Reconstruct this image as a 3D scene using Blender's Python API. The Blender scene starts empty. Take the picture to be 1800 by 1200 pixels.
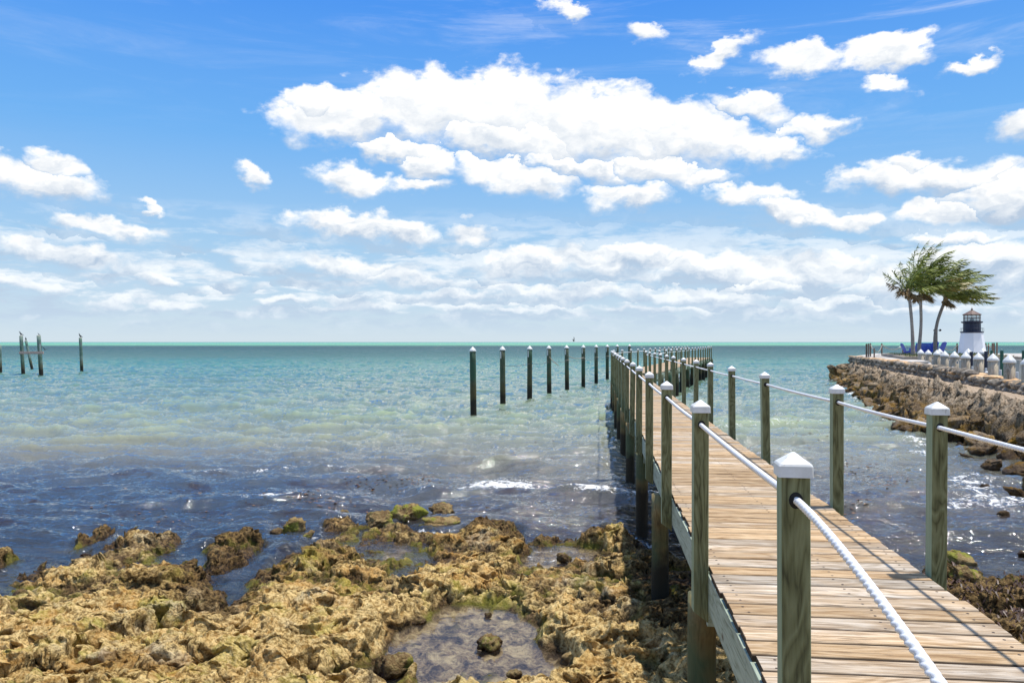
import bpy, bmesh, math, random
import numpy as np
from mathutils import Vector, Matrix, noise as mnoise

R = math.radians
scene = bpy.context.scene
COL = scene.collection

# ------------------------------------------------------------------ camera
EYE = 2.95
F = 1400.0                      # focal length in photo pixels (28 mm)
cam_d = bpy.data.cameras.new("camera")
cam = bpy.data.objects.new("camera", cam_d)
COL.objects.link(cam)
cam.location = (0, 0, EYE)
cam.rotation_euler = (R(90), 0, 0)
cam_d.sensor_width = 36.0
cam_d.lens = 28.0
cam_d.shift_y = 1.0 / 1800.0
cam_d.clip_start = 0.05
cam_d.clip_end = 60000
scene.camera = cam

# ------------------------------------------------------------------ view
scene.view_settings.view_transform = 'Standard'
scene.view_settings.look = 'None'
scene.view_settings.exposure = 0.24
scene.view_settings.gamma = 1.0
scene.cycles.max_bounces = 6
scene.cycles.diffuse_bounces = 2
scene.cycles.glossy_bounces = 3
scene.cycles.transparent_max_bounces = 8
scene.cycles.transmission_bounces = 2

# ------------------------------------------------------------------ sun
SUN = Vector((0.25, 0.035, 1.0)).normalized()
sd = bpy.data.lights.new("sun", 'SUN')
sd.energy = 4.3
sd.angle = R(1.1)
sd.color = (1.0, 0.955, 0.88)
sun = bpy.data.objects.new("sun", sd)
COL.objects.link(sun)
sun.rotation_euler = (-SUN).to_track_quat('-Z', 'Y').to_euler()
sun.location = (6, 0, 30)


# ------------------------------------------------------------------ node helpers
class NT:
    """small wrapper around a node tree"""
    def __init__(self, tree):
        self.t = tree
        self.n = tree.nodes
        self.l = tree.links

    def add(self, typ, **kw):
        nd = self.n.new(typ)
        for k, v in kw.items():
            setattr(nd, k, v)
        return nd

    def put(self, sock, v):
        if v is None:
            return
        if isinstance(v, bpy.types.NodeSocket):
            self.l.new(v, sock)
        else:
            if sock.type == 'RGBA' and len(v) == 3:
                v = (*v, 1.0)
            sock.default_value = v

    def math(self, op, a, b=None, c=None, clamp=False):
        nd = self.add('ShaderNodeMath', operation=op, use_clamp=clamp)
        self.put(nd.inputs[0], a); self.put(nd.inputs[1], b)
        if c is not None: self.put(nd.inputs[2], c)
        return nd.outputs[0]

    def vmath(self, op, a, b=None):
        nd = self.add('ShaderNodeVectorMath', operation=op)
        self.put(nd.inputs[0], a); self.put(nd.inputs[1], b)
        return nd.outputs['Value'] if op in ('LENGTH', 'DOT_PRODUCT', 'DISTANCE') else nd.outputs[0]

    def mix(self, f, a, b, mode='MIX'):
        nd = self.add('ShaderNodeMix', data_type='RGBA', blend_type=mode)
        self.put(nd.inputs[0], f); self.put(nd.inputs[6], a); self.put(nd.inputs[7], b)
        return nd.outputs[2]

    def ramp(self, f, stops, interp='LINEAR'):
        nd = self.add('ShaderNodeValToRGB')
        cr = nd.color_ramp
        cr.interpolation = interp
        while len(cr.elements) < len(stops):
            cr.elements.new(0.5)
        for e, (p, c) in zip(cr.elements, stops):
            e.position = p
            if not hasattr(c, '__len__'): c = (c, c, c)
            e.color = (*c, 1.0)
        self.put(nd.inputs[0], f)
        return nd.outputs[0]

    def rng(self, v, a, b, c=0.0, d=1.0, smooth=False):
        nd = self.add('ShaderNodeMapRange', clamp=True)
        nd.interpolation_type = 'SMOOTHSTEP' if smooth else 'LINEAR'
        self.put(nd.inputs[0], v)
        for i, x in enumerate((a, b, c, d)):
            self.put(nd.inputs[i + 1], x)
        return nd.outputs[0]

    def noise(self, vec, scale, detail=4.0, rough=0.55, dist=0.0, lac=2.0):
        nd = self.add('ShaderNodeTexNoise')
        self.put(nd.inputs['Vector'], vec)
        nd.inputs['Scale'].default_value = scale
        nd.inputs['Detail'].default_value = detail
        nd.inputs['Roughness'].default_value = rough
        nd.inputs['Lacunarity'].default_value = lac
        nd.inputs['Distortion'].default_value = dist
        return nd.outputs[0]

    def voro(self, vec, scale, feature='F1', rnd=1.0):
        nd = self.add('ShaderNodeTexVoronoi', feature=feature)
        self.put(nd.inputs['Vector'], vec)
        nd.inputs['Scale'].default_value = scale
        nd.inputs['Randomness'].default_value = rnd
        return nd.outputs['Distance']

    def mapping(self, vec, loc=(0, 0, 0), rot=(0, 0, 0), scale=(1, 1, 1), typ='POINT'):
        nd = self.add('ShaderNodeMapping', vector_type=typ)
        self.put(nd.inputs[0], vec)
        nd.inputs[1].default_value = loc
        nd.inputs[2].default_value = rot
        nd.inputs[3].default_value = scale
        return nd.outputs[0]

    def coord(self, name='Object'):
        return self.add('ShaderNodeTexCoord').outputs[name]

    def pos(self):
        return self.add('ShaderNodeNewGeometry').outputs['Position']

    def attr(self, name):
        return self.add('ShaderNodeAttribute', attribute_name=name)

    def sep(self, v):
        nd = self.add('ShaderNodeSeparateXYZ'); self.put(nd.inputs[0], v); return nd.outputs

    def comb(self, x=0.0, y=0.0, z=0.0):
        nd = self.add('ShaderNodeCombineXYZ')
        self.put(nd.inputs[0], x); self.put(nd.inputs[1], y); self.put(nd.inputs[2], z)
        return nd.outputs[0]

    def bump(self, h, strength=0.5, dist=0.01, normal=None):
        nd = self.add('ShaderNodeBump')
        nd.inputs['Strength'].default_value = strength
        nd.inputs['Distance'].default_value = dist
        self.put(nd.inputs['Height'], h)
        if normal is not None: self.put(nd.inputs['Normal'], normal)
        return nd.outputs[0]


def new_mat(name):
    m = bpy.data.materials.new(name)
    m.use_nodes = True
    nt = NT(m.node_tree)
    b = m.node_tree.nodes['Principled BSDF']
    return m, nt, b


def simple_mat(name, col, rough=0.6, metal=0.0, var=0.0, scale=6.0, bump=0.0):
    m, nt, b = new_mat(name)
    b.inputs['Roughness'].default_value = rough
    b.inputs['Metallic'].default_value = metal
    if var > 0 or bump > 0:
        c = nt.coord('Object')
        n = nt.noise(c, scale, 5, 0.6)
        lo = tuple(x * (1 - var) for x in col); hi = tuple(min(1, x * (1 + var)) for x in col)
        nt.put(b.inputs['Base Color'], nt.ramp(n, [(0.3, lo), (0.7, hi)]))
        if bump > 0:
            nt.put(b.inputs['Normal'], nt.bump(nt.noise(c, scale * 4, 4), 0.6, bump))
    else:
        b.inputs['Base Color'].default_value = (*col, 1)
    return m


# ------------------------------------------------------------------ world : blue sky with fair weather cumulus
world = bpy.data.worlds.new("World")
scene.world = world
world.use_nodes = True
W = NT(world.node_tree)
W.n.clear()
sky = W.add('ShaderNodeTexSky', sky_type='NISHITA')
sky.sun_disc = False
sky.sun_elevation = math.asin(SUN.z)
sky.sun_rotation = math.atan2(SUN.x, SUN.y)
sky.altitude = 0
sky.air_density = 1.0
sky.dust_density = 0.6
sky.ozone_density = 2.2

CLOUDS = [  # centre x, centre y, half width, half height, tilt (photo pixels; turned into directions below), density
    (600, 205, 135, 52, -8), (755, 192, 150, 74, 0), (880, 190, 150, 76, 5), (1050, 226, 185, 74, 12),
    (1200, 240, 150, 66, 12), (1335, 262, 105, 30, 8), (1150, 295, 110, 36, 10), (1240, 315, 56, 20, 0),
    (700, 262, 90, 24, 6), (1010, 292, 120, 22, 12), (900, 240, 200, 50, 5), (560, 185, 70, 34, -10),
    (620, 322, 78, 30, 8), (745, 290, 62, 30, 8), (905, 312, 110, 38, 9), (1100, 348, 82, 26, 4), (740, 330, 50, 14, 0),
    (1320, 188, 76, 26, 18), (1440, 222, 72, 26, 0),
    (1270, 98, 62, 20, -22), (1415, 105, 78, 30, 4), (1560, 96, 86, 34, 0), (1560, 145, 52, 18, 20), (1710, 108, 56, 16, 4),
    (1002, 26, 48, 14, 15), (1125, 52, 40, 20, 20),
    (1800, 218, 70, 28, 10), (1640, 316, 185, 34, 3), (1770, 345, 140, 50, 0), (1655, 380, 108, 26, 0), (1600, 290, 50, 20, 0),
    (1315, 345, 80, 22, 6), (1400, 372, 95, 20, 16), (1495, 392, 60, 16, 5),
    (50, 318, 130, 36, 6), (100, 292, 62, 28, 12), (445, 310, 34, 20, 35),
    (180, 400, 108, 20, 5), (130, 450, 165, 24, 8), (270, 486, 62, 14, 16), (70, 505, 56, 16, 6), (195, 530, 48, 13, 0), (5, 497, 34, 14, 0),
    (600, 398, 95, 28, 3), (700, 408, 70, 24, 8), (825, 410, 40, 26, 8), (270, 368, 24, 9, 10),
    (610, 468, 105, 22, 5), (720, 488, 120, 16, 4),
    (930, 462, 130, 34, -4), (1080, 456, 190, 34, 3), (1290, 478, 210, 32, 5), (1450, 480, 120, 34, 0), (1000, 515, 120, 17, 2), (1250, 520, 115, 18, 2), (800, 518, 80, 13, 0), (1340, 505, 90, 20, 0),
    (1740, 470, 160, 55, 0), (1600, 500, 140, 40, 0), (1120, 545, 90, 9, 0), (500, 532, 60, 9, 0), (620, 540, 75, 9, 0), (900, 545, 70, 8, 0),
    (300, 538, 60, 10, 0), (1470, 535, 100, 13, 0), (1640, 545, 90, 11, 0), (1700, 418, 110, 12, 0),
]

CG = bpy.data.node_groups.new("cloud_field", 'ShaderNodeTree')
CG.interface.new_socket("P", in_out='INPUT', socket_type='NodeSocketVector')
CG.interface.new_socket("Field", in_out='OUTPUT', socket_type='NodeSocketFloat')
CG.interface.new_socket("Height", in_out='OUTPUT', socket_type='NodeSocketFloat')
G = NT(CG)
gi = G.add('NodeGroupInput').outputs[0]
acc = None
for cl in CLOUDS:
    x, y, rx, ry, tilt = cl
    u = (x - 900) / F; v = (601 - y) / F
    az = math.atan(u); k = math.cos(az)
    src = gi
    if acc is not None:     # tie every ellipse to the one before, so that the shader's stack stays small
        ma = G.add('ShaderNodeVectorMath', operation='MULTIPLY_ADD')
        G.put(ma.inputs[0], acc); G.put(ma.inputs[1], (1e-7, 1e-7, 1e-7)); G.put(ma.inputs[2], gi)
        src = ma.outputs[0]
    mp = G.mapping(src, loc=(az, v * k, 0), rot=(0, 0, R(-tilt)), scale=(rx / F * k * k, ry / F * k, 1), typ='TEXTURE')
    ln = G.vmath('LENGTH', mp)
    s = G.math('MULTIPLY', G.math('SUBTRACT', ln, 1.0), (ry / 40.0) ** 0.22)
    yl = G.sep(mp)[1]
    if acc is None:
        acc = s; accy = yl
    else:
        lt = G.math('LESS_THAN', s, acc)
        mx = G.add('ShaderNodeMix', data_type='FLOAT')
        G.put(mx.inputs[0], lt); G.put(mx.inputs[2], accy); G.put(mx.inputs[3], yl)
        accy = mx.outputs[0]
        nd = G.add('ShaderNodeMath', operation='SMOOTH_MIN')
        G.put(nd.inputs[0], acc); G.put(nd.inputs[1], s); nd.inputs[2].default_value = 0.16
        acc = nd.outputs[0]
go = G.add('NodeGroupOutput')
G.put(go.inputs[0], G.math('MULTIPLY', acc, -1.0)); G.put(go.inputs[1], accy)

tc = W.coord('Generated')
sx, sy, sz = W.sep(W.vmath('NORMALIZE', tc))[:3]
hor = W.math('SQRT', W.math('ADD', W.math('MULTIPLY', sx, sx), W.math('MULTIPLY', sy, sy)))
az = W.math('ARCTAN2', sx, sy)
tt = W.math('DIVIDE', sz, W.math('MAXIMUM', hor, 0.02))
P = W.comb(az, tt, 0.0)
# billowy warp
w1 = W.add('ShaderNodeTexNoise'); W.put(w1.inputs['Vector'], W.mapping(P, scale=(1, 1.5, 1)))
w1.inputs['Scale'].default_value = 24; w1.inputs['Detail'].default_value = 7; w1.inputs['Roughness'].default_value = 0.56
wv = W.vmath('SUBTRACT', w1.outputs['Color'], (0.5, 0.5, 0.5))
wamt = W.rng(tt, 0.02, 0.3, 0.034, 0.060)
sc = W.add('ShaderNodeVectorMath', operation='SCALE'); W.put(sc.inputs[0], wv); W.put(sc.inputs[3], wamt)
Pw = W.vmath('ADD', P, sc.outputs[0])


def field(p):
    g = W.add('ShaderNodeGroup'); g.node_tree = CG
    W.put(g.inputs[0], p)
    return g.outputs[0], g.outputs[1]


f1, yloc = field(Pw)
bill = W.noise(W.mapping(P, scale=(1, 1.6, 1)), 30, 9, 0.60, 0.25)
vor = W.add('ShaderNodeTexVoronoi', feature='SMOOTH_F1'); W.put(vor.inputs['Vector'], W.mapping(Pw, scale=(1, 1.5, 1)))
vor.inputs['Scale'].default_value = 26; vor.inputs['Smoothness'].default_value = 0.5
puff = W.math('SUBTRACT', 0.42, vor.outputs['Distance'])


def lump(p):
    a = W.noise(W.mapping(p, scale=(1, 1.9, 1)), 13, 3, 0.55, 0.4)
    b_ = W.noise(W.mapping(p, scale=(1, 2.2, 1)), 42, 5, 0.6, 0.3)
    return W.math('ADD', W.math('MULTIPLY', a, 1.0), W.math('MULTIPLY', b_, 0.45))


emb = W.math('SUBTRACT', lump(W.vmath('ADD', Pw, (0.006, 0.015, 0))), lump(Pw))   # faces turned away from the sun
# generic clouds overhead and behind the camera
gen = W.noise(W.mapping(P, loc=(3, 5, 1), scale=(1, 1.6, 1)), 2.6, 9, 0.6, 0.3)
away = W.math('MAXIMUM', W.rng(W.math('ABSOLUTE', az), 0.66, 0.8), W.rng(tt, 0.5, 0.7))
genf = W.rng(gen, 0.54, 0.64, -0.5, 1.0)
field1 = W.math('MAXIMUM', f1, W.math('SUBTRACT', W.math('MULTIPLY', W.math('ADD', genf, 1.0), away), 1.0))
dens_in = W.math('ADD', field1, W.math('ADD', W.math('MULTIPLY', W.math('SUBTRACT', bill, 0.5), 1.15), W.math('MULTIPLY', puff, 0.45)))
dens = W.rng(dens_in, -0.22, W.rng(yloc, -0.6, 0.4, 0.62, 0.24), 0, 1, smooth=True)
# low distant layer near the horizon
lowm = W.math('MULTIPLY', W.rng(tt, 0.006, 0.035), W.rng(tt, 0.075, 0.17, 1.0, 0.0))
lown = W.noise(W.mapping(P, loc=(7, 1, 0), scale=(1, 4.5, 1)), 12, 8, 0.62, 0.2)
low = W.math('MULTIPLY', W.rng(W.math('ADD', lown, W.rng(az, -0.5, 0.3, -0.03, 0.04)), 0.39, 0.58, 0, 0.9, smooth=True), lowm)
# thin cirrus streaks
ci = W.noise(W.mapping(P, rot=(0, 0, R(28)), scale=(1.2, 8, 1)), 3.0, 6, 0.65, 0.6)
cir = W.math('MULTIPLY', W.math('MULTIPLY', W.rng(ci, 0.45, 0.75, 0, 0.34, smooth=True), W.rng(az, -0.25, 0.2, 0.3, 1.0)), W.rng(tt, 0.2, 0.36))
dens = W.math('MAXIMUM', dens, W.math('MAXIMUM', low, cir))
# shading : bases away from the sun are slightly grey-blue, tops bright
bil2 = W.noise(W.mapping(P, scale=(1, 2.2, 1)), 15, 5, 0.6, 0.3)
shade = W.math('ADD', W.math('MULTIPLY', emb, W.rng(tt, 0.05, 0.3, 2.6, 1.3)), W.math('MULTIPLY', W.rng(W.math('ADD', yloc, W.math('MULTIPLY', W.math('SUBTRACT', bil2, 0.5), 1.6)), 0.25, -0.75, 0.0, 1.0), 0.85))
shade = W.math('MULTIPLY', W.rng(shade, -0.12, 1.0, 0, 1), W.rng(tt, 0.04, 0.26, 1.1, 0.70))
cloudcol = W.mix(shade, (0.98, 0.97, 0.945), (0.36, 0.46, 0.60))
# air in front of the far clouds
hz = W.rng(tt, 0.0, 0.16, 0.62, 0.0)
cloudcol = W.mix(hz, cloudcol, (0.55, 0.67, 0.79))
# sky colour
SKY_STRENGTH = 0.10
hsv = W.add('ShaderNodeHueSaturation'); hsv.inputs['Hue'].default_value = 0.508
hsv.inputs['Saturation'].default_value = 1.1; hsv.inputs['Value'].default_value = 1.0
W.put(hsv.inputs['Color'], sky.outputs[0])
bluer = W.mix(1.0, hsv.outputs[0], (0.80, 1.12, 1.32), 'MULTIPLY')
# fade to pale blue near the horizon
scaled = W.mix(1.0, cloudcol, (1 / SKY_STRENGTH,) * 3, 'MULTIPLY')
lowsky = W.ramp(W.rng(tt, 0.0, 0.42), [(0.0, (0.57, 0.66, 0.73)), (0.28, (0.33, 0.53, 0.74)), (0.6, (0.145, 0.39, 0.77)), (1.0, (0.068, 0.27, 0.76))])
lowsky = W.mix(1.0, lowsky, (1 / SKY_STRENGTH,) * 3, 'MULTIPLY')
bluer = W.mix(W.rng(tt, 0.42, 1.6, 0.94, 0.2), bluer, lowsky)
final = W.mix(dens, bluer, scaled)
bg = W.add('ShaderNodeBackground')
W.put(bg.inputs[0], final)
bg.inputs[1].default_value = SKY_STRENGTH
wo = W.add('ShaderNodeOutputWorld')
W.l.new(bg.outputs[0], wo.inputs[0])
world.cycles.sampling_method = 'MANUAL'
world.cycles.sample_map_resolution = 512

# ------------------------------------------------------------------ numpy noise
rs = np.random.RandomState(7)
PERM = rs.permutation(512).astype(np.int64)
PERM = np.concatenate([PERM, PERM, PERM])
GR = rs.normal(size=(512, 3)); GR /= np.linalg.norm(GR, axis=1)[:, None]
RND = rs.rand(512, 3)


def _h(i, j, k):
    return PERM[(PERM[(PERM[i & 511] + j) & 511] + k) & 511]


def perlin(x, y, z=None):
    x = np.asarray(x, float); y = np.asarray(y, float)
    z = np.zeros_like(x) if z is None else np.broadcast_to(np.asarray(z, float), x.shape)
    xi = np.floor(x).astype(np.int64); yi = np.floor(y).astype(np.int64); zi = np.floor(z).astype(np.int64)
    xf = x - xi; yf = y - yi; zf = z - zi
    u = xf * xf * xf * (xf * (xf * 6 - 15) + 10)
    v = yf * yf * yf * (yf * (yf * 6 - 15) + 10)
    w = zf * zf * zf * (zf * (zf * 6 - 15) + 10)
    out = 0
    for a in (0, 1):
        for b in (0, 1):
            for c in (0, 1):
                g = GR[_h(xi + a, yi + b, zi + c)]
                d = g[..., 0] * (xf - a) + g[..., 1] * (yf - b) + g[..., 2] * (zf - c)
                out = out + d * (u if a else 1 - u) * (v if b else 1 - v) * (w if c else 1 - w)
    return out * 1.5


def fbm(x, y, z=None, octv=5, gain=0.5, lac=2.03):
    s = 0; a = 1.0; f = 1.0
    for o in range(octv):
        s = s + a * perlin(x * f + 13.7 * o, y * f - 7.1 * o, None if z is None else z * f + 3.3 * o)
        a *= gain; f *= lac
    return s


def ridged(x, y, z=None, octv=4, gain=0.5):
    s = 0; a = 1.0; f = 1.0
    for o in range(octv):
        s = s + a * (1 - np.abs(perlin(x * f + 5.7 * o, y * f + 9.1 * o, None if z is None else z * f)) * 2)
        a *= gain; f *= 2.1
    return s


def worley(x, y):
    xi = np.floor(x).astype(np.int64); yi = np.floor(y).astype(np.int64)
    f1 = np.full(x.shape, 9.0); f2 = np.full(x.shape, 9.0)
    for a in (-1, 0, 1):
        for b in (-1, 0, 1):
            r = RND[_h(xi + a, yi + b, xi * 0)]
            d = np.hypot(xi + a + r[..., 0] - x, yi + b + r[..., 1] - y)
            f2 = np.minimum(f2, np.maximum(f1, d)); f1 = np.minimum(f1, d)
    return f1, f2


def sstep(a, b, x):
    t = np.clip((x - a) / (b - a), 0, 1)
    return t * t * (3 - 2 * t)


# ------------------------------------------------------------------ object helpers
def tag(o, label=None, cat=None, group=None, kind=None):
    if label: o['label'] = label
    if cat: o['category'] = cat
    if group: o['group'] = group
    if kind: o['kind'] = kind
    return o


def empty(name, loc=(0, 0, 0), rz=0.0):
    o = bpy.data.objects.new(name, None)
    o.empty_display_size = 0.2
    o.location = loc; o.rotation_euler = (0, 0, rz)
    COL.objects.link(o)
    return o


def mesh_np(name, verts, quads=None, tris=None, mat=None, parent=None, smooth=True, attrs=None, loc=None):
    me = bpy.data.meshes.new(name)
    verts = np.asarray(verts, np.float32)
    me.vertices.add(len(verts)); me.vertices.foreach_set('co', verts.ravel())
    idx = []; starts = []; n = 0
    if quads is not None and len(quads):
        q = np.asarray(quads, np.int32); idx.append(q.ravel()); starts.append(np.arange(len(q)) * 4); n = len(q) * 4
    if tris is not None and len(tris):
        t = np.asarray(tris, np.int32); idx.append(t.ravel()); starts.append(n + np.arange(len(t)) * 3)
    idx = np.concatenate(idx); starts = np.concatenate(starts)
    me.loops.add(len(idx)); me.loops.foreach_set('vertex_index', idx.astype(np.int32))
    me.polygons.add(len(starts)); me.polygons.foreach_set('loop_start', starts.astype(np.int32))
    me.update(calc_edges=True)
    me.validate()
    if attrs:
        for k, v in attrs.items():
            at = me.attributes.new(k, 'FLOAT', 'POINT')
            at.data.foreach_set('value', np.asarray(v, np.float32).ravel())
    if smooth:
        me.polygons.foreach_set('use_smooth', np.ones(len(me.polygons), bool))
    if mat: me.materials.append(mat)
    o = bpy.data.objects.new(name, me)
    COL.objects.link(o)
    if parent: o.parent = parent
    if loc is not None: o.location = loc
    return o


def grid_quads(nr, nc):
    i = np.arange(nr - 1)[:, None] * nc + np.arange(nc - 1)[None, :]
    i = i.ravel()
    return np.stack([i, i + 1, i + nc + 1, i + nc], 1)


class MB:
    """mesh collector"""
    def __init__(self):
        self.v = []; self.f = []; self.r = []

    def add(self, vs, fs, rnd=None):
        b = len(self.v)
        self.v += [tuple(p) for p in vs]
        self.f += [tuple(i + b for i in f) for f in fs]
        rnd = random.random() if rnd is None else rnd
        self.r += [rnd] * len(vs)

    def box(self, c, s, M=None, rnd=None, taper=1.0):
        x, y, z = c; a, b, d = s[0] / 2, s[1] / 2, s[2] / 2
        vs = []
        for dz, t in ((-d, 1.0), (d, taper)):
            for dx, dy in ((-a, -b), (a, -b), (a, b), (-a, b)):
                vs.append(Vector((x + dx * t, y + dy * t, z + dz)))
        if M is not None: vs = [M @ p for p in vs]
        self.add(vs, [(3, 2, 1, 0), (4, 5, 6, 7), (0, 1, 5, 4), (1, 2, 6, 5), (2, 3, 7, 6), (3, 0, 4, 7)], rnd)

    def tube(self, pts, rads, n=10, cap=True, jit=0.0):
        pts = [Vector(p) for p in pts]
        if not hasattr(rads, '__len__'): rads = [rads] * len(pts)
        vs = []; up = None
        for i, p in enumerate(pts):
            t = (pts[min(i + 1, len(pts) - 1)] - pts[max(i - 1, 0)]).normalized()
            if up is None:
                up = Vector((0, 0, 1)) if abs(t.z) < 0.9 else Vector((0, 1, 0))
            s = t.cross(up).normalized(); up = s.cross(t).normalized()
            for k in range(n):
                a = 2 * math.pi * k / n
                r = rads[i] * (1 + random.uniform(-jit, jit))
                vs.append(p + s * (math.cos(a) * r) + up * (math.sin(a) * r))
        fs = []
        for i in range(len(pts) - 1):
            for k in range(n):
                a = i * n + k; b = i * n + (k + 1) % n
                fs.append((a, a + n, b + n, b))
        if cap:
            fs.append(tuple(range(n)))
            fs.append(tuple(range((len(pts) - 1) * n, len(pts) * n))[::-1])
        self.add(vs, fs)

    def lathe(self, prof, c=(0, 0, 0), n=24, rot=0.0):
        vs = []; fs = []
        for r, z in prof:
            for k in range(n):
                a = 2 * math.pi * k / n + rot
                vs.append((c[0] + math.cos(a) * r, c[1] + math.sin(a) * r, c[2] + z))
        m = len(prof)
        for i in range(m - 1):
            for k in range(n):
                a = i * n + k; b = i * n + (k + 1) % n
                fs.append((a, b, b + n, a + n))
        fs.append(tuple(range(n))[::-1]); fs.append(tuple(range((m - 1) * n, m * n)))
        self.add(vs, fs)

    def build(self, name, mat, parent=None, smooth=False, loc=None, bevel=0.0, rot=None):
        me = bpy.data.meshes.new(name)
        me.from_pydata([tuple(p) for p in self.v], [], self.f)
        me.update()
        at = me.attributes.new('rnd', 'FLOAT', 'POINT')
        at.data.foreach_set('value', np.array(self.r, np.float32))
        if smooth:
            me.polygons.foreach_set('use_smooth', np.ones(len(me.polygons), bool))
        me.materials.append(mat)
        o = bpy.data.objects.new(name, me)
        COL.objects.link(o)
        if parent: o.parent = parent
        if loc is not None: o.location = loc
        if rot is not None: o.rotation_euler = rot
        if bevel > 0:
            md = o.modifiers.new('bevel', 'BEVEL'); md.width = bevel; md.segments = 2; md.limit_method = 'ANGLE'
        return o


def copy_tree(o, parent=None):
    c = o.copy(); COL.objects.link(c); c.parent = parent
    for ch in list(o.children): copy_tree(ch, c)
    return c


# ------------------------------------------------------------------ materials
def wood_mat(name, dark, mid, light, axis='z', gscale=1.0, rough=0.75, streak=0.5, algae=False, knots=True, wet=None, rndvar=0.25):
    m, nt, b = new_mat(name)
    c = nt.coord('Object')
    info = nt.add('ShaderNodeObjectInfo')
    rnd = nt.attr('rnd').outputs['Fac']
    off = nt.math('ADD', nt.math('MULTIPLY', rnd, 37.0), nt.math('MULTIPLY', info.outputs['Random'], 53.0))
    c2 = nt.vmath('ADD', c, nt.comb(off, nt.math('MULTIPLY', off, 0.37), nt.math('MULTIPLY', off, 1.7)))
    st = {'z': (1, 1, 0.07), 'x': (0.06, 1, 1), 'y': (1, 0.06, 1)}[axis]
    stw = {'z': (1, 1, 0.16), 'x': (0.12, 1, 1), 'y': (1, 0.12, 1)}[axis]
    sv = nt.mapping(c2, scale=st)
    big = nt.noise(nt.mapping(c2, scale=stw), 9 * gscale, 3, 0.5, 0.6)
    rings = nt.math('FRACT', nt.math('MULTIPLY', big, 9.0))
    rings = nt.math('ABSOLUTE', nt.math('SUBTRACT', rings, 0.5))
    fine = nt.noise(sv, 120 * gscale, 4, 0.65)
    med = nt.noise(sv, 28 * gscale, 4, 0.6)
    g = nt.math('ADD', nt.math('MULTIPLY', rings, 0.78), nt.math('ADD', nt.math('MULTIPLY', fine, 0.5), nt.math('MULTIPLY', med, 0.5)))
    col = nt.ramp(g, [(0.40, dark), (0.60, mid), (0.95, light)])
    # patches along the board
    patch = nt.noise(nt.mapping(c2, scale=stw), 4, 4, 0.6)
    col = nt.mix(nt.rng(patch, 0.4, 0.66, 0, streak), col, light)
    col = nt.mix(nt.rng(nt.noise(nt.mapping(c2, scale=st), 46, 3, 0.7), 0.6, 0.7, 0, 0.75), col, dark)
    bv = nt.math('ADD', 1.0 - rndvar, nt.math('MULTIPLY', rnd, 2 * rndvar))
    col = nt.mix(1.0, col, nt.comb(bv, bv, bv), 'MULTIPLY')
    if name == 'treated_green_wood':     # faces across local x are paler than the others
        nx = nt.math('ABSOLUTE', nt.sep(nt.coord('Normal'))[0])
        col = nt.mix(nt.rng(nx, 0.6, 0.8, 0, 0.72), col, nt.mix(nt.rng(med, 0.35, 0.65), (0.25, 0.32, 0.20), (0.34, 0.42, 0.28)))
    if knots:
        kv = nt.voro(nt.mapping(c2, scale={'z': (1, 1, 0.5), 'x': (0.5, 1, 1), 'y': (1, 0.5, 1)}[axis]), 3.4)
        kn = nt.rng(kv, 0.04, 0.085, 1.0, 0.0)
        col = nt.mix(nt.math('MULTIPLY', kn, 0.85), col, (0.09, 0.045, 0.022))
    z = nt.sep(nt.pos())[2]
    if algae:
        wn = nt.noise(nt.pos(), 3.0, 5, 0.6)
        zz = nt.math('ADD', z, nt.math('MULTIPLY', nt.math('SUBTRACT', wn, 0.5), 0.9))
        col = nt.mix(nt.rng(zz, 0.95, 1.35, 0.75, 0.0), col, (0.075, 0.055, 0.018))
        col = nt.mix(nt.rng(nt.noise(nt.pos(), 1.4, 3), 0.48, 0.6, 0, 0.6), col, (0.02, 0.085, 0.05))
        col = nt.mix(nt.rng(zz, 0.5, 0.8, 0.92, 0.0), col, (0.016, 0.013, 0.009))
    nt.put(b.inputs['Base Color'], col)
    b.inputs['Roughness'].default_value = rough
    b.inputs['Specular IOR Level'].default_value = 0.25
    h = nt.math('ADD', nt.math('MULTIPLY', g, 0.7), nt.math('MULTIPLY', fine, 0.5))
    nt.put(b.inputs['Normal'], nt.bump(h, 0.55, 0.004))
    return m


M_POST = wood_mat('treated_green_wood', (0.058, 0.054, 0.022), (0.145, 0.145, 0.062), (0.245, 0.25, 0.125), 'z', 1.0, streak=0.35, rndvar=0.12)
M_FASCIA = wood_mat('treated_fascia_wood', (0.15, 0.16, 0.11), (0.27, 0.32, 0.24), (0.38, 0.43, 0.34), 'y', 0.8, streak=0.5, rndvar=0.08)
M_PILE = wood_mat('piling_wood', (0.10, 0.055, 0.02), (0.34, 0.22, 0.085), (0.44, 0.33, 0.15), 'z', 1.0, algae=True, rndvar=0.1)
M_MOOR = wood_mat('mooring_wood', (0.022, 0.026, 0.014), (0.052, 0.060, 0.034), (0.09, 0.11, 0.07), 'z', 1.0, algae=True, rndvar=0.1)
M_LEFTP = wood_mat('grey_green_wood', (0.06, 0.08, 0.06), (0.12, 0.17, 0.14), (0.2, 0.26, 0.22), 'z', 1.0, algae=True, rndvar=0.1)
M_GREY = wood_mat('weathered_grey_wood', (0.15, 0.115, 0.07), (0.36, 0.29, 0.20), (0.54, 0.46, 0.34), 'z', 0.6, rndvar=0.06)
M_BROWN = wood_mat('brown_post_wood', (0.05, 0.03, 0.02), (0.13, 0.09, 0.065), (0.2, 0.15, 0.11), 'z', 1.0)
M_CAP, _nt, _b = new_mat('white_plastic')
_i = _nt.add('ShaderNodeObjectInfo').outputs['Random']
_p = _nt.vmath('ADD', _nt.coord('Object'), _nt.comb(_nt.math('MULTIPLY', _i, 31.0), 0.0, 0.0))
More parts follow.
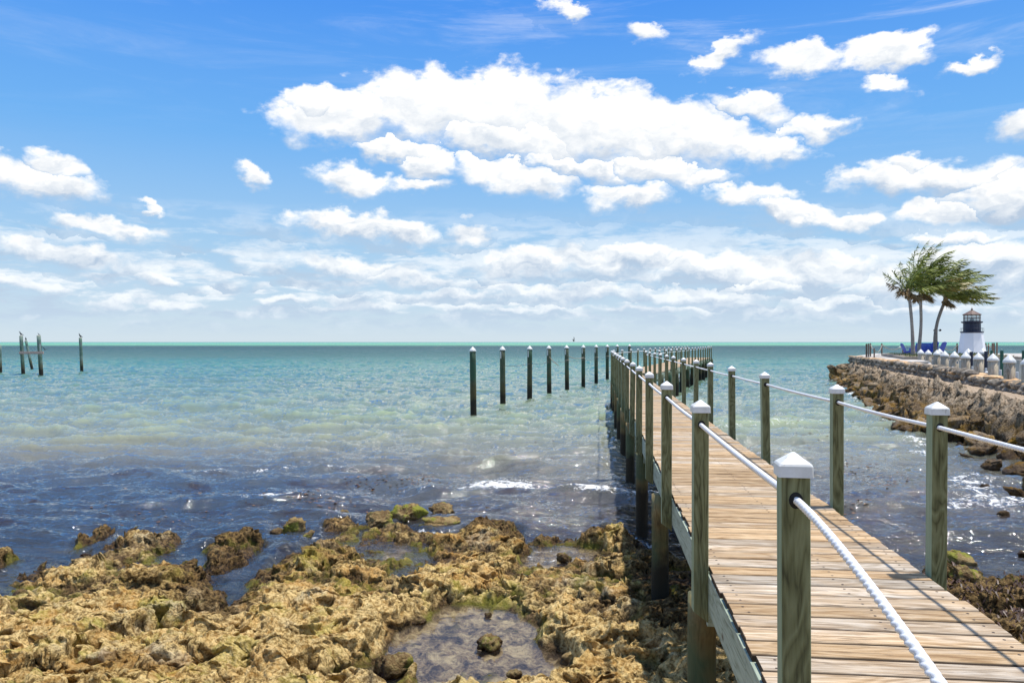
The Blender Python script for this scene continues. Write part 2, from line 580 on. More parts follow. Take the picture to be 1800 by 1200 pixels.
_c = _nt.mix(_nt.rng(_nt.noise(_p, 14, 5, 0.65), 0.40, 0.66, 0, 0.75), (0.70, 0.70, 0.67), (0.55, 0.54, 0.49))
_c = _nt.mix(_nt.rng(_nt.noise(_nt.mapping(_p, scale=(1, 1, 0.35)), 60, 3, 0.6), 0.63, 0.70, 0, 0.6), _c, (0.36, 0.33, 0.27))
_nt.put(_b.inputs['Base Color'], _c); _b.inputs['Roughness'].default_value = 0.42
M_HOLE = simple_mat('dark_hole', (0.012, 0.011, 0.01), 0.9)


def deck_mat():
    m, nt, b = new_mat('weathered_deck_wood')
    c = nt.coord('Object')
    rnd = nt.attr('rnd').outputs['Fac']
    o1 = nt.math('MULTIPLY', rnd, 91.0)
    c2 = nt.vmath('ADD', c, nt.comb(o1, nt.math('MULTIPLY', rnd, 17.0), nt.math('MULTIPLY', rnd, 53.0)))
    g1 = nt.noise(nt.mapping(c2, scale=(0.10, 1, 1)), 26, 5, 0.62, 0.5)
    g2 = nt.noise(nt.mapping(c2, scale=(0.035, 1, 1)), 120, 4, 0.7)
    g3 = nt.noise(nt.mapping(c2, scale=(0.25, 1, 1)), 7, 4, 0.6, 0.4)
    ring = nt.math('ABSOLUTE', nt.math('SUBTRACT', nt.math('FRACT', nt.math('MULTIPLY', nt.noise(nt.mapping(c2, scale=(0.16, 1, 1)), 6, 2, 0.4, 0.4), 11.0)), 0.5))
    g = nt.math('ADD', nt.math('MULTIPLY', g1, 0.55), nt.math('ADD', nt.math('MULTIPLY', g2, 0.45), nt.math('MULTIPLY', ring, 0.28)))
    warm = nt.ramp(g, [(0.36, (0.20, 0.105, 0.042)), (0.52, (0.44, 0.285, 0.145)), (0.68, (0.64, 0.46, 0.275))])
    grey = nt.ramp(g, [(0.36, (0.20, 0.15, 0.10)), (0.52, (0.42, 0.34, 0.25)), (0.68, (0.64, 0.56, 0.455))])
    t = nt.rng(nt.math('ADD', nt.math('MULTIPLY', g3, 0.9), nt.math('MULTIPLY', rnd, 0.55)), 0.62, 1.05)
    col = nt.mix(t, warm, grey)
    bv = nt.math('ADD', 0.68, nt.math('MULTIPLY', nt.math('FRACT', nt.math('MULTIPLY', rnd, 7.31)), 0.36))
    col = nt.mix(1.0, col, nt.comb(bv, bv, bv), 'MULTIPLY')
    crack = nt.rng(nt.noise(nt.mapping(c2, scale=(0.05, 1, 1)), 55, 3, 0.8), 0.58, 0.66, 0, 0.8)
    col = nt.mix(crack, col, (0.12, 0.075, 0.045))
    kv = nt.voro(nt.mapping(c2, scale=(0.45, 1, 1)), 3.1)
    col = nt.mix(nt.rng(kv, 0.03, 0.07, 0.85, 0), col, (0.13, 0.07, 0.035))
    col = nt.mix(nt.rng(nt.sep(c)[2], -0.0075, -0.003, 1.0, 0.0), col, (0.055, 0.036, 0.022))      # board edges painted dark so the gaps read as shade
    X, Y, Z = nt.sep(c)[:3]
    nt.put(b.inputs['Base Color'], col)
    b.inputs['Roughness'].default_value = 0.8
    b.inputs['Specular IOR Level'].default_value = 0.2
    nt.put(b.inputs['Normal'], nt.bump(nt.math('SUBTRACT', g, crack), 0.7, 0.004))
    return m


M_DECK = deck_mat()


def rope_mat():
    m, nt, b = new_mat('white_rope')
    c = nt.coord('Object')
    n = nt.noise(c, 60, 4, 0.6)
    nt.put(b.inputs['Base Color'], nt.ramp(n, [(0.3, (0.66, 0.66, 0.66)), (0.7, (0.84, 0.84, 0.84))]))
    b.inputs['Roughness'].default_value = 0.55
    nt.put(b.inputs['Normal'], nt.bump(nt.noise(c, 500, 3, 0.6), 0.4, 0.001))
    return m


M_ROPE = rope_mat()
M_TANROPE = simple_mat('tan_rope', (0.30, 0.26, 0.20), 0.85, 0, 0.2, 20)
M_DARKROPE = simple_mat('dark_rope', (0.08, 0.09, 0.09), 0.9)


def rock_mat(name, kind):
    m, nt, b = new_mat(name)
    p = nt.pos()
    if kind == 'boulder':
        info = nt.add('ShaderNodeObjectInfo')
        p2 = nt.vmath('ADD', p, nt.comb(nt.math('MULTIPLY', info.outputs['Random'], 11.0), 0.0, 0.0))
    else:
        p2 = p
    n_big = nt.noise(p2, 0.9, 5, 0.6)
    n_med = nt.noise(p2, 4.5, 6, 0.62, 0.3)
    n_fine = nt.noise(p2, 24, 6, 0.68)
    n_vf = nt.noise(p2, 85, 4, 0.7)
    pits = nt.voro(p2, 17)
    pit2 = nt.voro(p2, 42)
    z = nt.sep(p)[2]
    if kind == 'shelf':
        base = nt.ramp(n_med, [(0.36, (0.075, 0.040, 0.012)), (0.46, (0.30, 0.175, 0.045)), (0.55, (0.56, 0.36, 0.115)), (0.68, (0.78, 0.58, 0.27))])
        base = nt.mix(nt.rng(n_fine, 0.47, 0.62, 0, 0.6), base, (0.82, 0.62, 0.28))
        base = nt.mix(nt.rng(n_fine, 0.50, 0.42, 0, 0.85), base, (0.06, 0.036, 0.013))
        base = nt.mix(nt.rng(nt.voro(nt.vmath('ADD', p2, (1, 2, 3)), 9), 0.30, 0.08, 0, 0.75), base, (0.035, 0.028, 0.012))
        rust = nt.noise(nt.vmath('ADD', p2, (9, 3, 1)), 2.2, 5, 0.65)
        base = nt.mix(nt.rng(rust, 0.48, 0.60, 0, 0.7), base, (0.48, 0.235, 0.05))
        alg = nt.noise(nt.vmath('ADD', p2, (-4, 8, 2)), 1.7, 6, 0.68)
        base = nt.mix(nt.rng(alg, 0.53, 0.62, 0, 0.65), base, (0.34, 0.32, 0.04))
        gr = nt.noise(nt.vmath('ADD', p2, (4, 18, 5)), 1.3, 4, 0.6)
        base = nt.mix(nt.rng(gr, 0.56, 0.64, 0, 0.5), base, nt.mix(nt.rng(n_fine, .4, .6), (0.16, 0.14, 0.10), (0.56, 0.50, 0.38)))
        lg = nt.math('ADD', nt.noise(nt.vmath('ADD', p2, (14, 2, 7)), 0.42, 4, 0.6), nt.rng(nt.sep(p)[1], 7.2, 10.5, 0.10, -0.03))
        base = nt.mix(nt.rng(lg, 0.44, 0.60, 0, 0.5), base, nt.mix(nt.rng(n_fine, .38, .58), (0.38, 0.23, 0.07), (0.92, 0.69, 0.32)))
        base = nt.mix(nt.rng(lg, 0.49, 0.41, 0, 0.7), base, nt.mix(nt.rng(n_fine, .4, .6), (0.075, 0.045, 0.018), (0.30, 0.19, 0.065)))
        # dark wet weed close to the water; also darker along the pier's foot
        zz = nt.math('ADD', z, nt.math('MULTIPLY', nt.math('SUBTRACT', n_med, 0.5), 0.28))
        weed = nt.attr('weed').outputs['Fac']
        wcol = nt.mix(nt.rng(n_fine, 0.42, 0.6), (0.030, 0.018, 0.010), (0.22, 0.135, 0.05))
        base = nt.mix(nt.rng(nt.math('ADD', weed, nt.math('MULTIPLY', nt.math('SUBTRACT', n_med, 0.5), 1.6)), 0.36, 0.56, 0, 0.9), base, wcol)
        base = nt.mix(nt.rng(zz, 0.03, 0.12, 0.93, 0.0), base, nt.mix(nt.rng(alg, 0.48, 0.60), nt.mix(nt.rng(n_fine, .42, .6), (0.022, 0.014, 0.009), (0.12, 0.07, 0.03)), (0.15, 0.14, 0.02)))
        # sandy bottom of the pools
        sand = nt.ramp(nt.noise(p2, 5, 7, 0.75, 0.8), [(0.40, (0.10, 0.07, 0.055)), (0.50, (0.36, 0.25, 0.16)), (0.62, (0.72, 0.54, 0.33))])
        sm = nt.math('MULTIPLY', nt.rng(z, -0.03, 0.0, 1, 0), nt.attr('pool').outputs['Fac'])
        base = nt.mix(sm, base, sand)
        bed = nt.mix(nt.rng(n_big, 0.4, 0.6), (0.04, 0.028, 0.02), (0.15, 0.12, 0.075))
        bm = nt.math('MULTIPLY', nt.rng(z, -0.1, -0.03, 1, 0), nt.math('SUBTRACT', 1.0, nt.attr('pool').outputs['Fac']))
        base = nt.mix(bm, base, bed)
    elif kind == 'jetty':
        base = nt.ramp(n_med, [(0.36, (0.06, 0.045, 0.03)), (0.48, (0.20, 0.15, 0.095)), (0.60, (0.44, 0.345, 0.235))])
        base = nt.mix(nt.rng(n_fine, 0.50, 0.64, 0, 0.6), base, (0.50, 0.40, 0.28))
        base = nt.mix(nt.rng(n_fine, 0.48, 0.38, 0, 0.8), base, (0.025, 0.018, 0.010))
        flat = nt.sep(nt.add('ShaderNodeNewGeometry').outputs['Normal'])[2]
        base = nt.mix(nt.math('MULTIPLY', nt.rng(z, 0.5, 1.1), nt.rng(n_med, 0.44, 0.54, 0.0, 0.7)), base, (0.47, 0.37, 0.26))
        base = nt.mix(nt.rng(n_fine, 0.47, 0.40, 0, 0.8), base, (0.035, 0.025, 0.016))
        base = nt.mix(nt.rng(z, 1.05, 0.8, 0, 0.55), base, nt.mix(nt.rng(n_fine, .42, .6), (0.025, 0.017, 0.010), (0.22, 0.15, 0.08)))  # dark lower slope; also paints shade into the gaps between boulders
        path = nt.math('MULTIPLY', nt.rng(flat, 0.80, 0.96), nt.rng(z, 1.15, 1.28))
        base = nt.mix(nt.math('MULTIPLY', path, 0.8), base, nt.ramp(n_fine, [(0.35, (0.46, 0.33, 0.21)), (0.6, (0.64, 0.50, 0.36))]))
        och = nt.noise(nt.vmath('ADD', p2, (4, 1, 1)), 1.6, 5, 0.7)
        base = nt.mix(nt.math('MULTIPLY', nt.rng(och, 0.46, 0.56), nt.rng(z, 0.15, 1.1, 0.85, 0.0)), base, (0.36, 0.20, 0.02))
        zz = nt.math('ADD', z, nt.math('MULTIPLY', nt.math('SUBTRACT', n_med, 0.5), 0.9))
        base = nt.mix(nt.rng(zz, 0.15, 0.55, 0.9, 0.0), base, (0.028, 0.018, 0.011))
    elif kind == 'boulder':
        hue = info.outputs['Random']
        tone = nt.ramp(hue, [(0.0, (0.13, 0.085, 0.045)), (0.4, (0.30, 0.21, 0.12)), (0.75, (0.42, 0.31, 0.195)), (1.0, (0.50, 0.41, 0.30))])
        base = nt.mix(nt.rng(n_med, 0.35, 0.65), nt.mix(1.0, tone, (0.45, 0.42, 0.4), 'MULTIPLY'), tone)
        base = nt.mix(nt.rng(n_fine, 0.50, 0.64, 0, 0.5), base, (0.46, 0.36, 0.24))
        base = nt.mix(nt.rng(n_fine, 0.48, 0.38, 0, 0.75), base, (0.028, 0.020, 0.012))
        och = nt.noise(nt.vmath('ADD', p2, (4, 1, 1)), 2.2, 5, 0.7)
        base = nt.mix(nt.math('MULTIPLY', nt.rng(och, 0.47, 0.56), nt.rng(z, 0.4, 1.0, 0.75, 0.0)), base, (0.36, 0.20, 0.022))
        zz = nt.math('ADD', z, nt.math('MULTIPLY', nt.math('SUBTRACT', n_med, 0.5), 0.4))
        base = nt.mix(nt.rng(zz, 0.05, 0.45, 0.85, 0.0), base, (0.045, 0.028, 0.018))
    elif kind == 'weedy':
        base = nt.ramp(n_med, [(0.35, (0.06, 0.035, 0.018)), (0.5, (0.17, 0.105, 0.045)), (0.66, (0.33, 0.24, 0.10))])
        base = nt.mix(nt.rng(n_fine, 0.46, 0.62, 0, 0.5), base, (0.42, 0.32, 0.14))
        alg = nt.noise(nt.vmath('ADD', p2, (-4, 8, 2)), 3.0, 5, 0.65)
        base = nt.mix(nt.rng(alg, 0.50, 0.58, 0, 0.75), base, (0.24, 0.26, 0.03))
        zz = nt.math('ADD', z, nt.math('MULTIPLY', nt.math('SUBTRACT', n_med, 0.5), 0.25))
        base = nt.mix(nt.rng(zz, 0.0, 0.11, 0.92, 0.0), base, (0.035, 0.018, 0.012))
    else:   # wall stones : grey with tan caps
        rnd = nt.attr('rnd').outputs['Fac']
        tone = nt.ramp(rnd, [(0.0, (0.10, 0.085, 0.07)), (0.45, (0.27, 0.23, 0.18)), (0.8, (0.46, 0.40, 0.32)), (1.0, (0.56, 0.42, 0.27))])
        base = nt.mix(nt.rng(n_med, 0.4, 0.65, 0, 0.6), tone, (0.42, 0.36, 0.29))
        base = nt.mix(nt.rng(n_fine, 0.52, 0.36, 0, 0.6), base, (0.09, 0.075, 0.06))
    nt.put(b.inputs['Base Color'], base)
    rough = nt.rng(z, 0.02, 0.2, 0.35, 0.9)
    nt.put(b.inputs['Roughness'], rough)
    b.inputs['Specular IOR Level'].default_value = 0.12
    h = nt.math('ADD', nt.math('MULTIPLY', n_fine, 1.0), nt.math('ADD', nt.math('MULTIPLY', n_vf, 0.35), nt.math('MULTIPLY', nt.rng(pits, 0, 0.4), 0.35)))
    h = nt.math('ADD', h, nt.math('MULTIPLY', nt.rng(pit2, 0, 0.4), 0.2))
    nt.put(b.inputs['Normal'], nt.bump(h, 1.0, {'shelf': 0.035, 'weedy': 0.03}.get(kind, 0.06)))
    return m


M_SHELF = rock_mat('coral_rock_shelf', 'shelf')
M_JETTY = rock_mat('jetty_rubble', 'jetty')
M_BOULDER = rock_mat('boulder_rock', 'boulder')
M_WEEDY = rock_mat('weedy_rock', 'weedy')
M_WALL = rock_mat('wall_stone', 'wall')


def coping_mat():
    m, nt, b = new_mat('tan_coping_stone')
    p = nt.pos(); rnd = nt.attr('rnd').outputs['Fac']
    n = nt.noise(p, 6, 6, 0.65)
    tone = nt.mix(rnd, (0.58, 0.34, 0.15), (0.72, 0.49, 0.28))
    col = nt.mix(nt.rng(n, 0.5, 0.32), tone, (0.15, 0.115, 0.08))
    nt.put(b.inputs['Base Color'], col); b.inputs['Roughness'].default_value = 0.9
    nt.put(b.inputs['Normal'], nt.bump(nt.noise(p, 18, 5, 0.6), 0.8, 0.04))
    return m


M_COPING = coping_mat()


# ------------------------------------------------------------------ shore outline (read off the photograph, laid on the plane z = 0.1)
def g2w(x, y, z=0.08):
    Y = F * (EYE - z) / (y - 601.0)
    return ((x - 900) / F * Y, Y)


SH_A = [(-700, 1045), (-300, 1020), (-60, 1050), (0, 1048), (28, 1020), (55, 995), (75, 972), (105, 975), (120, 985), (160, 966), (185, 952), (245, 938), (300, 935),
        (308, 955), (316, 980), (332, 1000), (355, 1002), (395, 1015), (385, 1030), (402, 1060), (420, 1078), (436, 1062), (428, 1040),
        (440, 1018), (500, 985), (545, 955), (562, 940), (580, 915), (600, 912), (640, 925), (690, 925), (740, 938), (790, 945), (835, 938), (870, 945),
        (905, 950), (935, 962), (985, 968), (1010, 955), (1060, 945), (1110, 950), (1150, 985), (1200, 1000), (1290, 990), (1400, 1010), (1480, 1015), (1600, 1015),
        (1640, 980), (1690, 992), (1740, 1016), (1800, 1018), (1950, 1010), (2300, 1000), (2900, 980)]
shelf_poly = [g2w(*p) for p in SH_A] + [(30, -8), (-30, -8)]
ISLES = [  # low weedy reefs still joined to the shelf under water
    [(330, 985), (345, 965), (385, 940), (420, 926), (455, 930), (475, 948), (470, 965), (440, 985), (400, 1000), (350, 1000)],
    [(128, 950), (150, 930), (190, 920), (208, 926), (190, 938), (150, 958)],
    [(-60, 985), (0, 965), (35, 968), (30, 980), (-20, 998)],
    [(815, 935), (840, 915), (880, 912), (915, 925), (930, 945), (860, 950)],
    [(930, 948), (980, 940), (1060, 938), (1110, 950), (1060, 965), (985, 962)],
]
isle_polys = [[g2w(*p) for p in q] for q in ISLES]
POOLS = [
    [(665, 1125), (700, 1098), (745, 1090), (775, 1064), (810, 1074), (870, 1070), (905, 1078), (935, 1105), (950, 1140), (985, 1165), (975, 1215), (740, 1222), (690, 1190), (655, 1160)],
    [(930, 990), (942, 962), (990, 960), (1040, 968), (1035, 988), (985, 992)],
    [(672, 975), (705, 955), (712, 962), (690, 982)],
    [(560, 1215), (600, 1180), (650, 1165), (690, 1195), (680, 1230)],
    [(275, 1138), (292, 1120), (305, 1125), (298, 1142)],
    [(8, 1080), (35, 1084), (52, 1096), (30, 1100)],
]
pool_polys = [[g2w(*p, z=0.0) for p in q] for q in POOLS]


def poly_sdf(px, py, poly):
    """signed distance, positive inside"""
    d = np.full(px.shape, 1e9); inside = np.zeros(px.shape, bool)
    n = len(poly)
    for i in range(n):
        ax, ay = poly[i]; bx, by = poly[(i + 1) % n]
        ex, ey = bx - ax, by - ay
        wx, wy = px - ax, py - ay
        t = np.clip((wx * ex + wy * ey) / (ex * ex + ey * ey + 1e-12), 0, 1)
        d = np.minimum(d, (wx - ex * t) ** 2 + (wy - ey * t) ** 2)
        c = (ay > py) != (by > py)
        if abs(by - ay) > 1e-12:
            xi = ax + (py - ay) * ex / (by - ay)
            inside ^= c & (px < xi)
    d = np.sqrt(d)
    return np.where(inside, d, -d)


GX = np.linspace(-32, 32, 900); GY = np.linspace(-9, 26, 620)
gxx, gyy = np.meshgrid(GX, GY)
SDF_S = poly_sdf(gxx, gyy, shelf_poly)
SDF_I = np.max([poly_sdf(gxx, gyy, q) for q in isle_polys], axis=0)
SDF_P = np.max([poly_sdf(gxx, gyy, q) for q in pool_polys], axis=0)


def bil(Gd, x, y):
    fx = np.clip((x - GX[0]) / (GX[1] - GX[0]), 0, len(GX) - 1.001); fy = np.clip((y - GY[0]) / (GY[1] - GY[0]), 0, len(GY) - 1.001)
    ix = fx.astype(int); iy = fy.astype(int); tx = fx - ix; ty = fy - iy
    return (Gd[iy, ix] * (1 - tx) * (1 - ty) + Gd[iy, ix + 1] * tx * (1 - ty) + Gd[iy + 1, ix] * (1 - tx) * ty + Gd[iy + 1, ix + 1] * tx * ty)


def shore_height(x, y, fine=True):
    """height of rock / sea bed, plus pool and weed masks"""
    wx = x + 0.22 * fbm(x * 1.1, y * 1.1 + 40, octv=4); wy = y + 0.22 * fbm(x * 1.1 + 77, y * 1.1, octv=4)
    s = bil(SDF_S, wx, wy); i = bil(SDF_I, wx, wy); p = bil(SDF_P, wx, wy) + 0.16 * perlin(x * 2.6, y * 2.6 + 5)
    bed = -0.22 - 0.055 * np.maximum(y - 12, 0) - 0.02 * np.maximum(-s, 0)
    bed = np.maximum(bed, -2.6) + 0.07 * fbm(x * 0.8, y * 0.8, octv=3)
    top = 0.075 + 0.06 * fbm(x * 0.45 + 3, y * 0.45, octv=3) + 0.05 * np.clip(9 - y, -2, 6)
    itop = 0.08 + 0.05 * fbm(x * 1.2, y * 1.2, octv=2)
    off = sstep(-3.6, -2.0, x) * sstep(3.4, 2.6, x)
    s = s + 0.22 * off + 0.07; i = i + 0.12 * off - 0.03
    m = sstep(-0.16, 0.16, s); mi = sstep(-0.14, 0.16, i)
    rim = np.exp(-((s - 0.45) / 0.38) ** 2) * (0.6 + perlin(x * 0.9 + 8, y * 0.9)) * sstep(9.0, 10.5, y)
    h = bed * (1 - m) + top * m
    h = np.maximum(h, bed * (1 - mi) + itop * mi)
    # inner steps of the shelf
    edge = np.clip(s, 0, 1.2)
    h = h + m * 0.05 * sstep(0.1, 0.6, s) + 0.11 * m * rim
    mp = sstep(-0.20, 0.04, p) * sstep(-0.3, 0.0, np.maximum(s, 0) + 0)
    pool_bot = -0.045 + 0.035 * fbm(x * 2.5, y * 2.5, octv=4)
    land = np.maximum(m, mi)
    if fine:
        f1, f2 = worley(wx * 1.35, wy * 1.35)
        g1, g2 = worley(x * 3.3 + 5, y * 3.3)
        k1, k2 = worley(wx * 8.0, wy * 8.0 + 3)
        cr = 0.07 * (0.50 - f1) + 0.085 * (np.minimum(g1, .62) - 0.5) + 0.070 * (np.minimum(k1, .6) - 0.48)
        cr += -0.20 * sstep(0.36, 0.10, g1) * sstep(-0.25, 0.15, perlin(x * 1.3, y * 1.3 + 9))
        cr += -0.07 * sstep(0.38, 0.15, k1) * sstep(-0.15, 0.2, perlin(x * 2.3 + 6, y * 2.3))      # solution pits
        cr += 0.055 * (ridged(x * 1.9, y * 1.9, octv=5) - 1.0)
        q1, q2 = worley(x * 19 + 7, y * 19)
        cr += 0.030 * fbm(x * 8, y * 8, octv=4, gain=0.6) + 0.030 * (np.minimum(q1, .6) - .45)
        # ledges: terraced steps whose seaward / landward faces fall steeply
        tv = fbm(x * 0.8 + 20, y * 0.8, octv=4)
        cr += 0.095 * sstep(-0.03, 0.03, tv) - 0.035
        h = h + cr * land + (1 - land) * (0.05 * (0.5 - g1) + 0.02 * fbm(x * 6, y * 6, octv=3))
    h = h * (1 - mp) + np.minimum(h, pool_bot + (0.03 * fbm(x * 8, y * 8, octv=3) if fine else 0)) * mp
    weed = sstep(0.9, 0.0, s + 0.35 * perlin(x * .7, y * .7)) * 0.75
    weed = np.maximum(weed, sstep(1.5, 0.6, np.abs(x - (1.1 + 0.11 * y) - 0.2)) * 0.72 * sstep(6.2, 8.5, y))  # dark band along the pier, kept in the same mask
    weed = np.maximum(weed, sstep(4.2, 5.0, x) * 0.9)
    weed = np.where((x < -2.2) & (y > 8), weed * 0.85, weed)
    return h, mp, weed


# rock shelf mesh (finer rows near the camera)
ys = [4.6]
while ys[-1] < 17.0:
    ys.append(ys[-1] + max(0.011, 0.0135 * (ys[-1] / 8.0) ** 1.6))
ys = np.concatenate([np.linspace(-7, 4.5, 40), np.array(ys), np.linspace(17.2, 25, 40)])
NCX = 1250
tcol = np.linspace(-1, 1, NCX)
half = np.maximum(ys, 5.5) * 0.74 + 0.5
# fine centre, coarse wings
cc = np.sign(tcol) * np.where(np.abs(tcol) < 0.94, np.abs(tcol) / 0.94, 1 + (np.abs(tcol) - 0.94) / 0.06 * 1.3)
TX = half[:, None] * cc[None, :]
TY = np.repeat(ys[:, None], NCX, 1)
TH, TP, TW = shore_height(TX, TY)
land = sstep(-0.05, 0.12, TH)
# sideways displacement makes overhangs and pockets
ox = 0.07 * fbm(TX * 4.5, TY * 4.5, TH * 6, octv=2, gain=.5) * land
oy = 0.09 * fbm(TX * 4.5 + 31, TY * 4.5, TH * 6, octv=2, gain=.5) * land - 0.35 * land * (TH - 0.15)
near = sstep(4.4, 5.2, TY)
V = np.stack([TX + ox * near, TY + oy * near, TH], -1).reshape(-1, 3)
shore = mesh_np('rocky_shore', V, quads=grid_quads(len(ys), NCX), mat=M_SHELF, attrs={'pool': TP.ravel(), 'weed': TW.ravel()})
tag(shore, 'pitted golden brown coral rock shelf with tide pools at the water edge', 'rocky shore', kind='structure')

# ------------------------------------------------------------------ sea
def crest(x, y, pts, width, amp, seed):
    """a low breaking wave whose crest runs along pts (x, y)"""
    px = np.array([p[0] for p in pts]); py = np.array([p[1] for p in pts]); pa = np.array([p[2] for p in pts])
    cy = np.interp(x, px, py) + 0.22 * perlin(x * 0.5 + seed, x * 0 + seed) + 0.07 * perlin(x * 1.9 + seed, x * 0)
    a = np.interp(x, px, pa) * (0.65 + 0.5 * perlin(x * 0.45 + seed * 3, x * 0 + 1.5))
    d = (y - cy)
    w = np.where(d < 0, width * 0.42, width * 1.3)     # steep face towards the shore
    return amp * np.clip(a, 0, 1.3) * np.exp(-(d / w) ** 2), d, a


CREST1 = [(-14, 15.8, .5), (-10.5, 16.3, .8), (-7, 17.7, .9), (-5, 18.5, 1), (-3.9, 18.0, 1), (-1.9, 18.7, 1), (0.3, 19.3, .8), (1.5, 20.2, 1), (3, 19.5, .5), (4.6, 19.3, .2), (6, 20, .5), (9, 21, .4), (11, 21, 0)]
CREST2 = [(-14, 13.2, .2), (-9.5, 13.8, .4), (-6.5, 14.2, .45), (-4.7, 14.4, 1), (-3.4, 14.9, .9), (-1.6, 15.4, .8), (-0.4, 15.7, 1), (0.8, 15.3, 1.2), (1.9, 14.7, 1.1), (3, 14.4, .3), (4.4, 14.2, .2), (6, 13.75, 1), (7.4, 13.65, .9), (8.6, 14.1, .8), (9.5, 14.2, 0)]
CREST3 = [(-14, 22, .6), (-8, 23.5, .7), (-3, 25, .5), (2, 24, .5), (5, 25.5, .2), (6.5, 26.5, .9), (9.5, 27, .9), (12, 28, .3)]
CREST4 = [(-16, 12.4, .1), (-8, 12.7, .5), (-5.6, 13.2, .6), (-3.5, 13.4, .3), (2, 13, .2), (4, 12.6, .2), (14, 12.6, 0)]


def water_h(x, y):
    fade = sstep(60, 25, y)
    sh = sstep(7.5, 12.5, y)              # calm tide pools
    a = 0.06 * fade
    wx = x + 0.9 * perlin(x * .25, y * .25)
    wy = y + 0.9 * perlin(x * .22 + 9, y * .22)
    h = a * np.sin(wy * 3.1 + 1.3 * perlin(x * 0.35, y * 0.5) * 3 + x * 0.35)
    far = sstep(190, 110, y)
    h = h + 0.17 * far * (ridged(wx * 0.26 + 4, wy * 0.42, octv=2) - 0.7)
    h = h + 0.13 * far * sstep(16, 34, y) * (ridged(wx * 0.75 + 4, wy * 0.95, octv=2) - 0.7)
    h = h + 0.075 * fade * (ridged(wx * 0.7, wy * 1.6, octv=4, gain=.55) - 1.0)
    h = h + 0.014 * fade * fbm(x * 3.2, y * 5.5, octv=3)
    h = h * sh * (0.72 + 0.28 * sstep(15, 24, y))
    foam = np.zeros_like(x)
    for pts, w, am, sd_ in ((CREST1, 0.55, 0.125, 3.3), (CREST2, 0.36, 0.14, 8.1), (CREST3, 0.7, 0.11, 5.2), (CREST4, 0.25, 0.06, 2.2)):
        c, d, aa = crest(x, y, pts, w, am, sd_)
        h = h + c
        if pts is CREST2:
            st = np.interp(x, [-14, -5.2, -4.6, -3.6, -3.2, -1.2, -0.4, 2.4, 3.2, 5, 5.6, 8.8, 9.6], [0, .1, .75, .8, .25, .35, 1.0, 1.0, .6, .4, .6, .65, .1])
            foam = np.maximum(foam, st * np.exp(-((d - 0.25) / np.where(d < .25, 0.28, 0.75)) ** 2))
        elif pts is CREST1:
            st = np.interp(x, [-14, -9, -5.5, -4.7, -3, -1, 1, 2, 3, 8], [.1, .25, .55, .55, .3, .3, .4, .5, .5, .35])
            foam = np.maximum(foam, st * np.exp(-((d - 0.05) / 0.28) ** 2) * 0.85)
        elif pts is CREST3:
            st = np.interp(x, [-14, 2, 6, 9.5, 12], [.1, .15, .55, .6, .2])
            foam = np.maximum(foam, st * np.exp(-((d - 0.1) / 0.4) ** 2) * 0.8)
    return h, foam


wy_ = [4.0]
while wy_[-1] < 9000:
    Yc = wy_[-1]
    wy_.append(Yc + min(max(0.03, Yc * Yc / 4130 * (1.05 if Yc < 60 else 1.6)), 0.36 if Yc < 80 else (0.55 if Yc < 170 else 1e9)))
wy_ = np.concatenate([[-400, -60, -20, -7, 0], wy_, [14000, 24000, 40000]])
NW = 1000
wt = np.linspace(-1, 1, NW)
hw = np.where(wy_ < 6, 6, wy_) * 0.72 + 1.0
wc = np.sign(wt) * np.where(np.abs(wt) < 0.96, np.abs(wt) / 0.96, 1 + ((np.abs(wt) - 0.96) / 0.04) ** 1.5 * 2.5)
wc[0] = -40 if False else wc[0]
WX = hw[:, None] * wc[None, :]
WX[:, 0] -= 60 + wy_ * 1.0; WX[:, -1] += 60 + wy_ * 1.0
WY = np.repeat(wy_[:, None], NW, 1)
WH, WF = water_h(WX, WY)
TD, TPm, _ = shore_height(WX, np.minimum(WY, 25), fine=False)
depth = np.where(WY < 25, np.maximum(-TD, 0), 2.5)
# jetty shallows
jl = 4.4 + .34 * WY
depth = np.where((WX > jl - 2.5) & (WY < 62), np.minimum(depth, 0.25 + np.maximum(jl - WX, 0) * 0.5), depth)
WH = WH * sstep(0.02, 0.22, np.where(WY < 25, -TD, 1))
# swash foam around the reef edge and the jetty foot
edge = np.exp(-((TD + 0.10) / 0.06) ** 2) * (WY > 9.5) * (WY < 25)
edgef = 0.62 * edge * sstep(-0.1, 0.5, perlin(WX * 0.6 + 3, WY * 0.6) + 0.15 * (WX > 0.5))
jf = 0.75 * np.exp(-((WX - jl + 0.5) / 0.7) ** 2) * (WY > 13) * (WY < 60) * sstep(-.2, .4, perlin(WX * .4, WY * .4 + 7))
WF = np.maximum(WF, np.maximum(edgef, jf))
WV = np.stack([WX, WY, WH], -1).reshape(-1, 3)


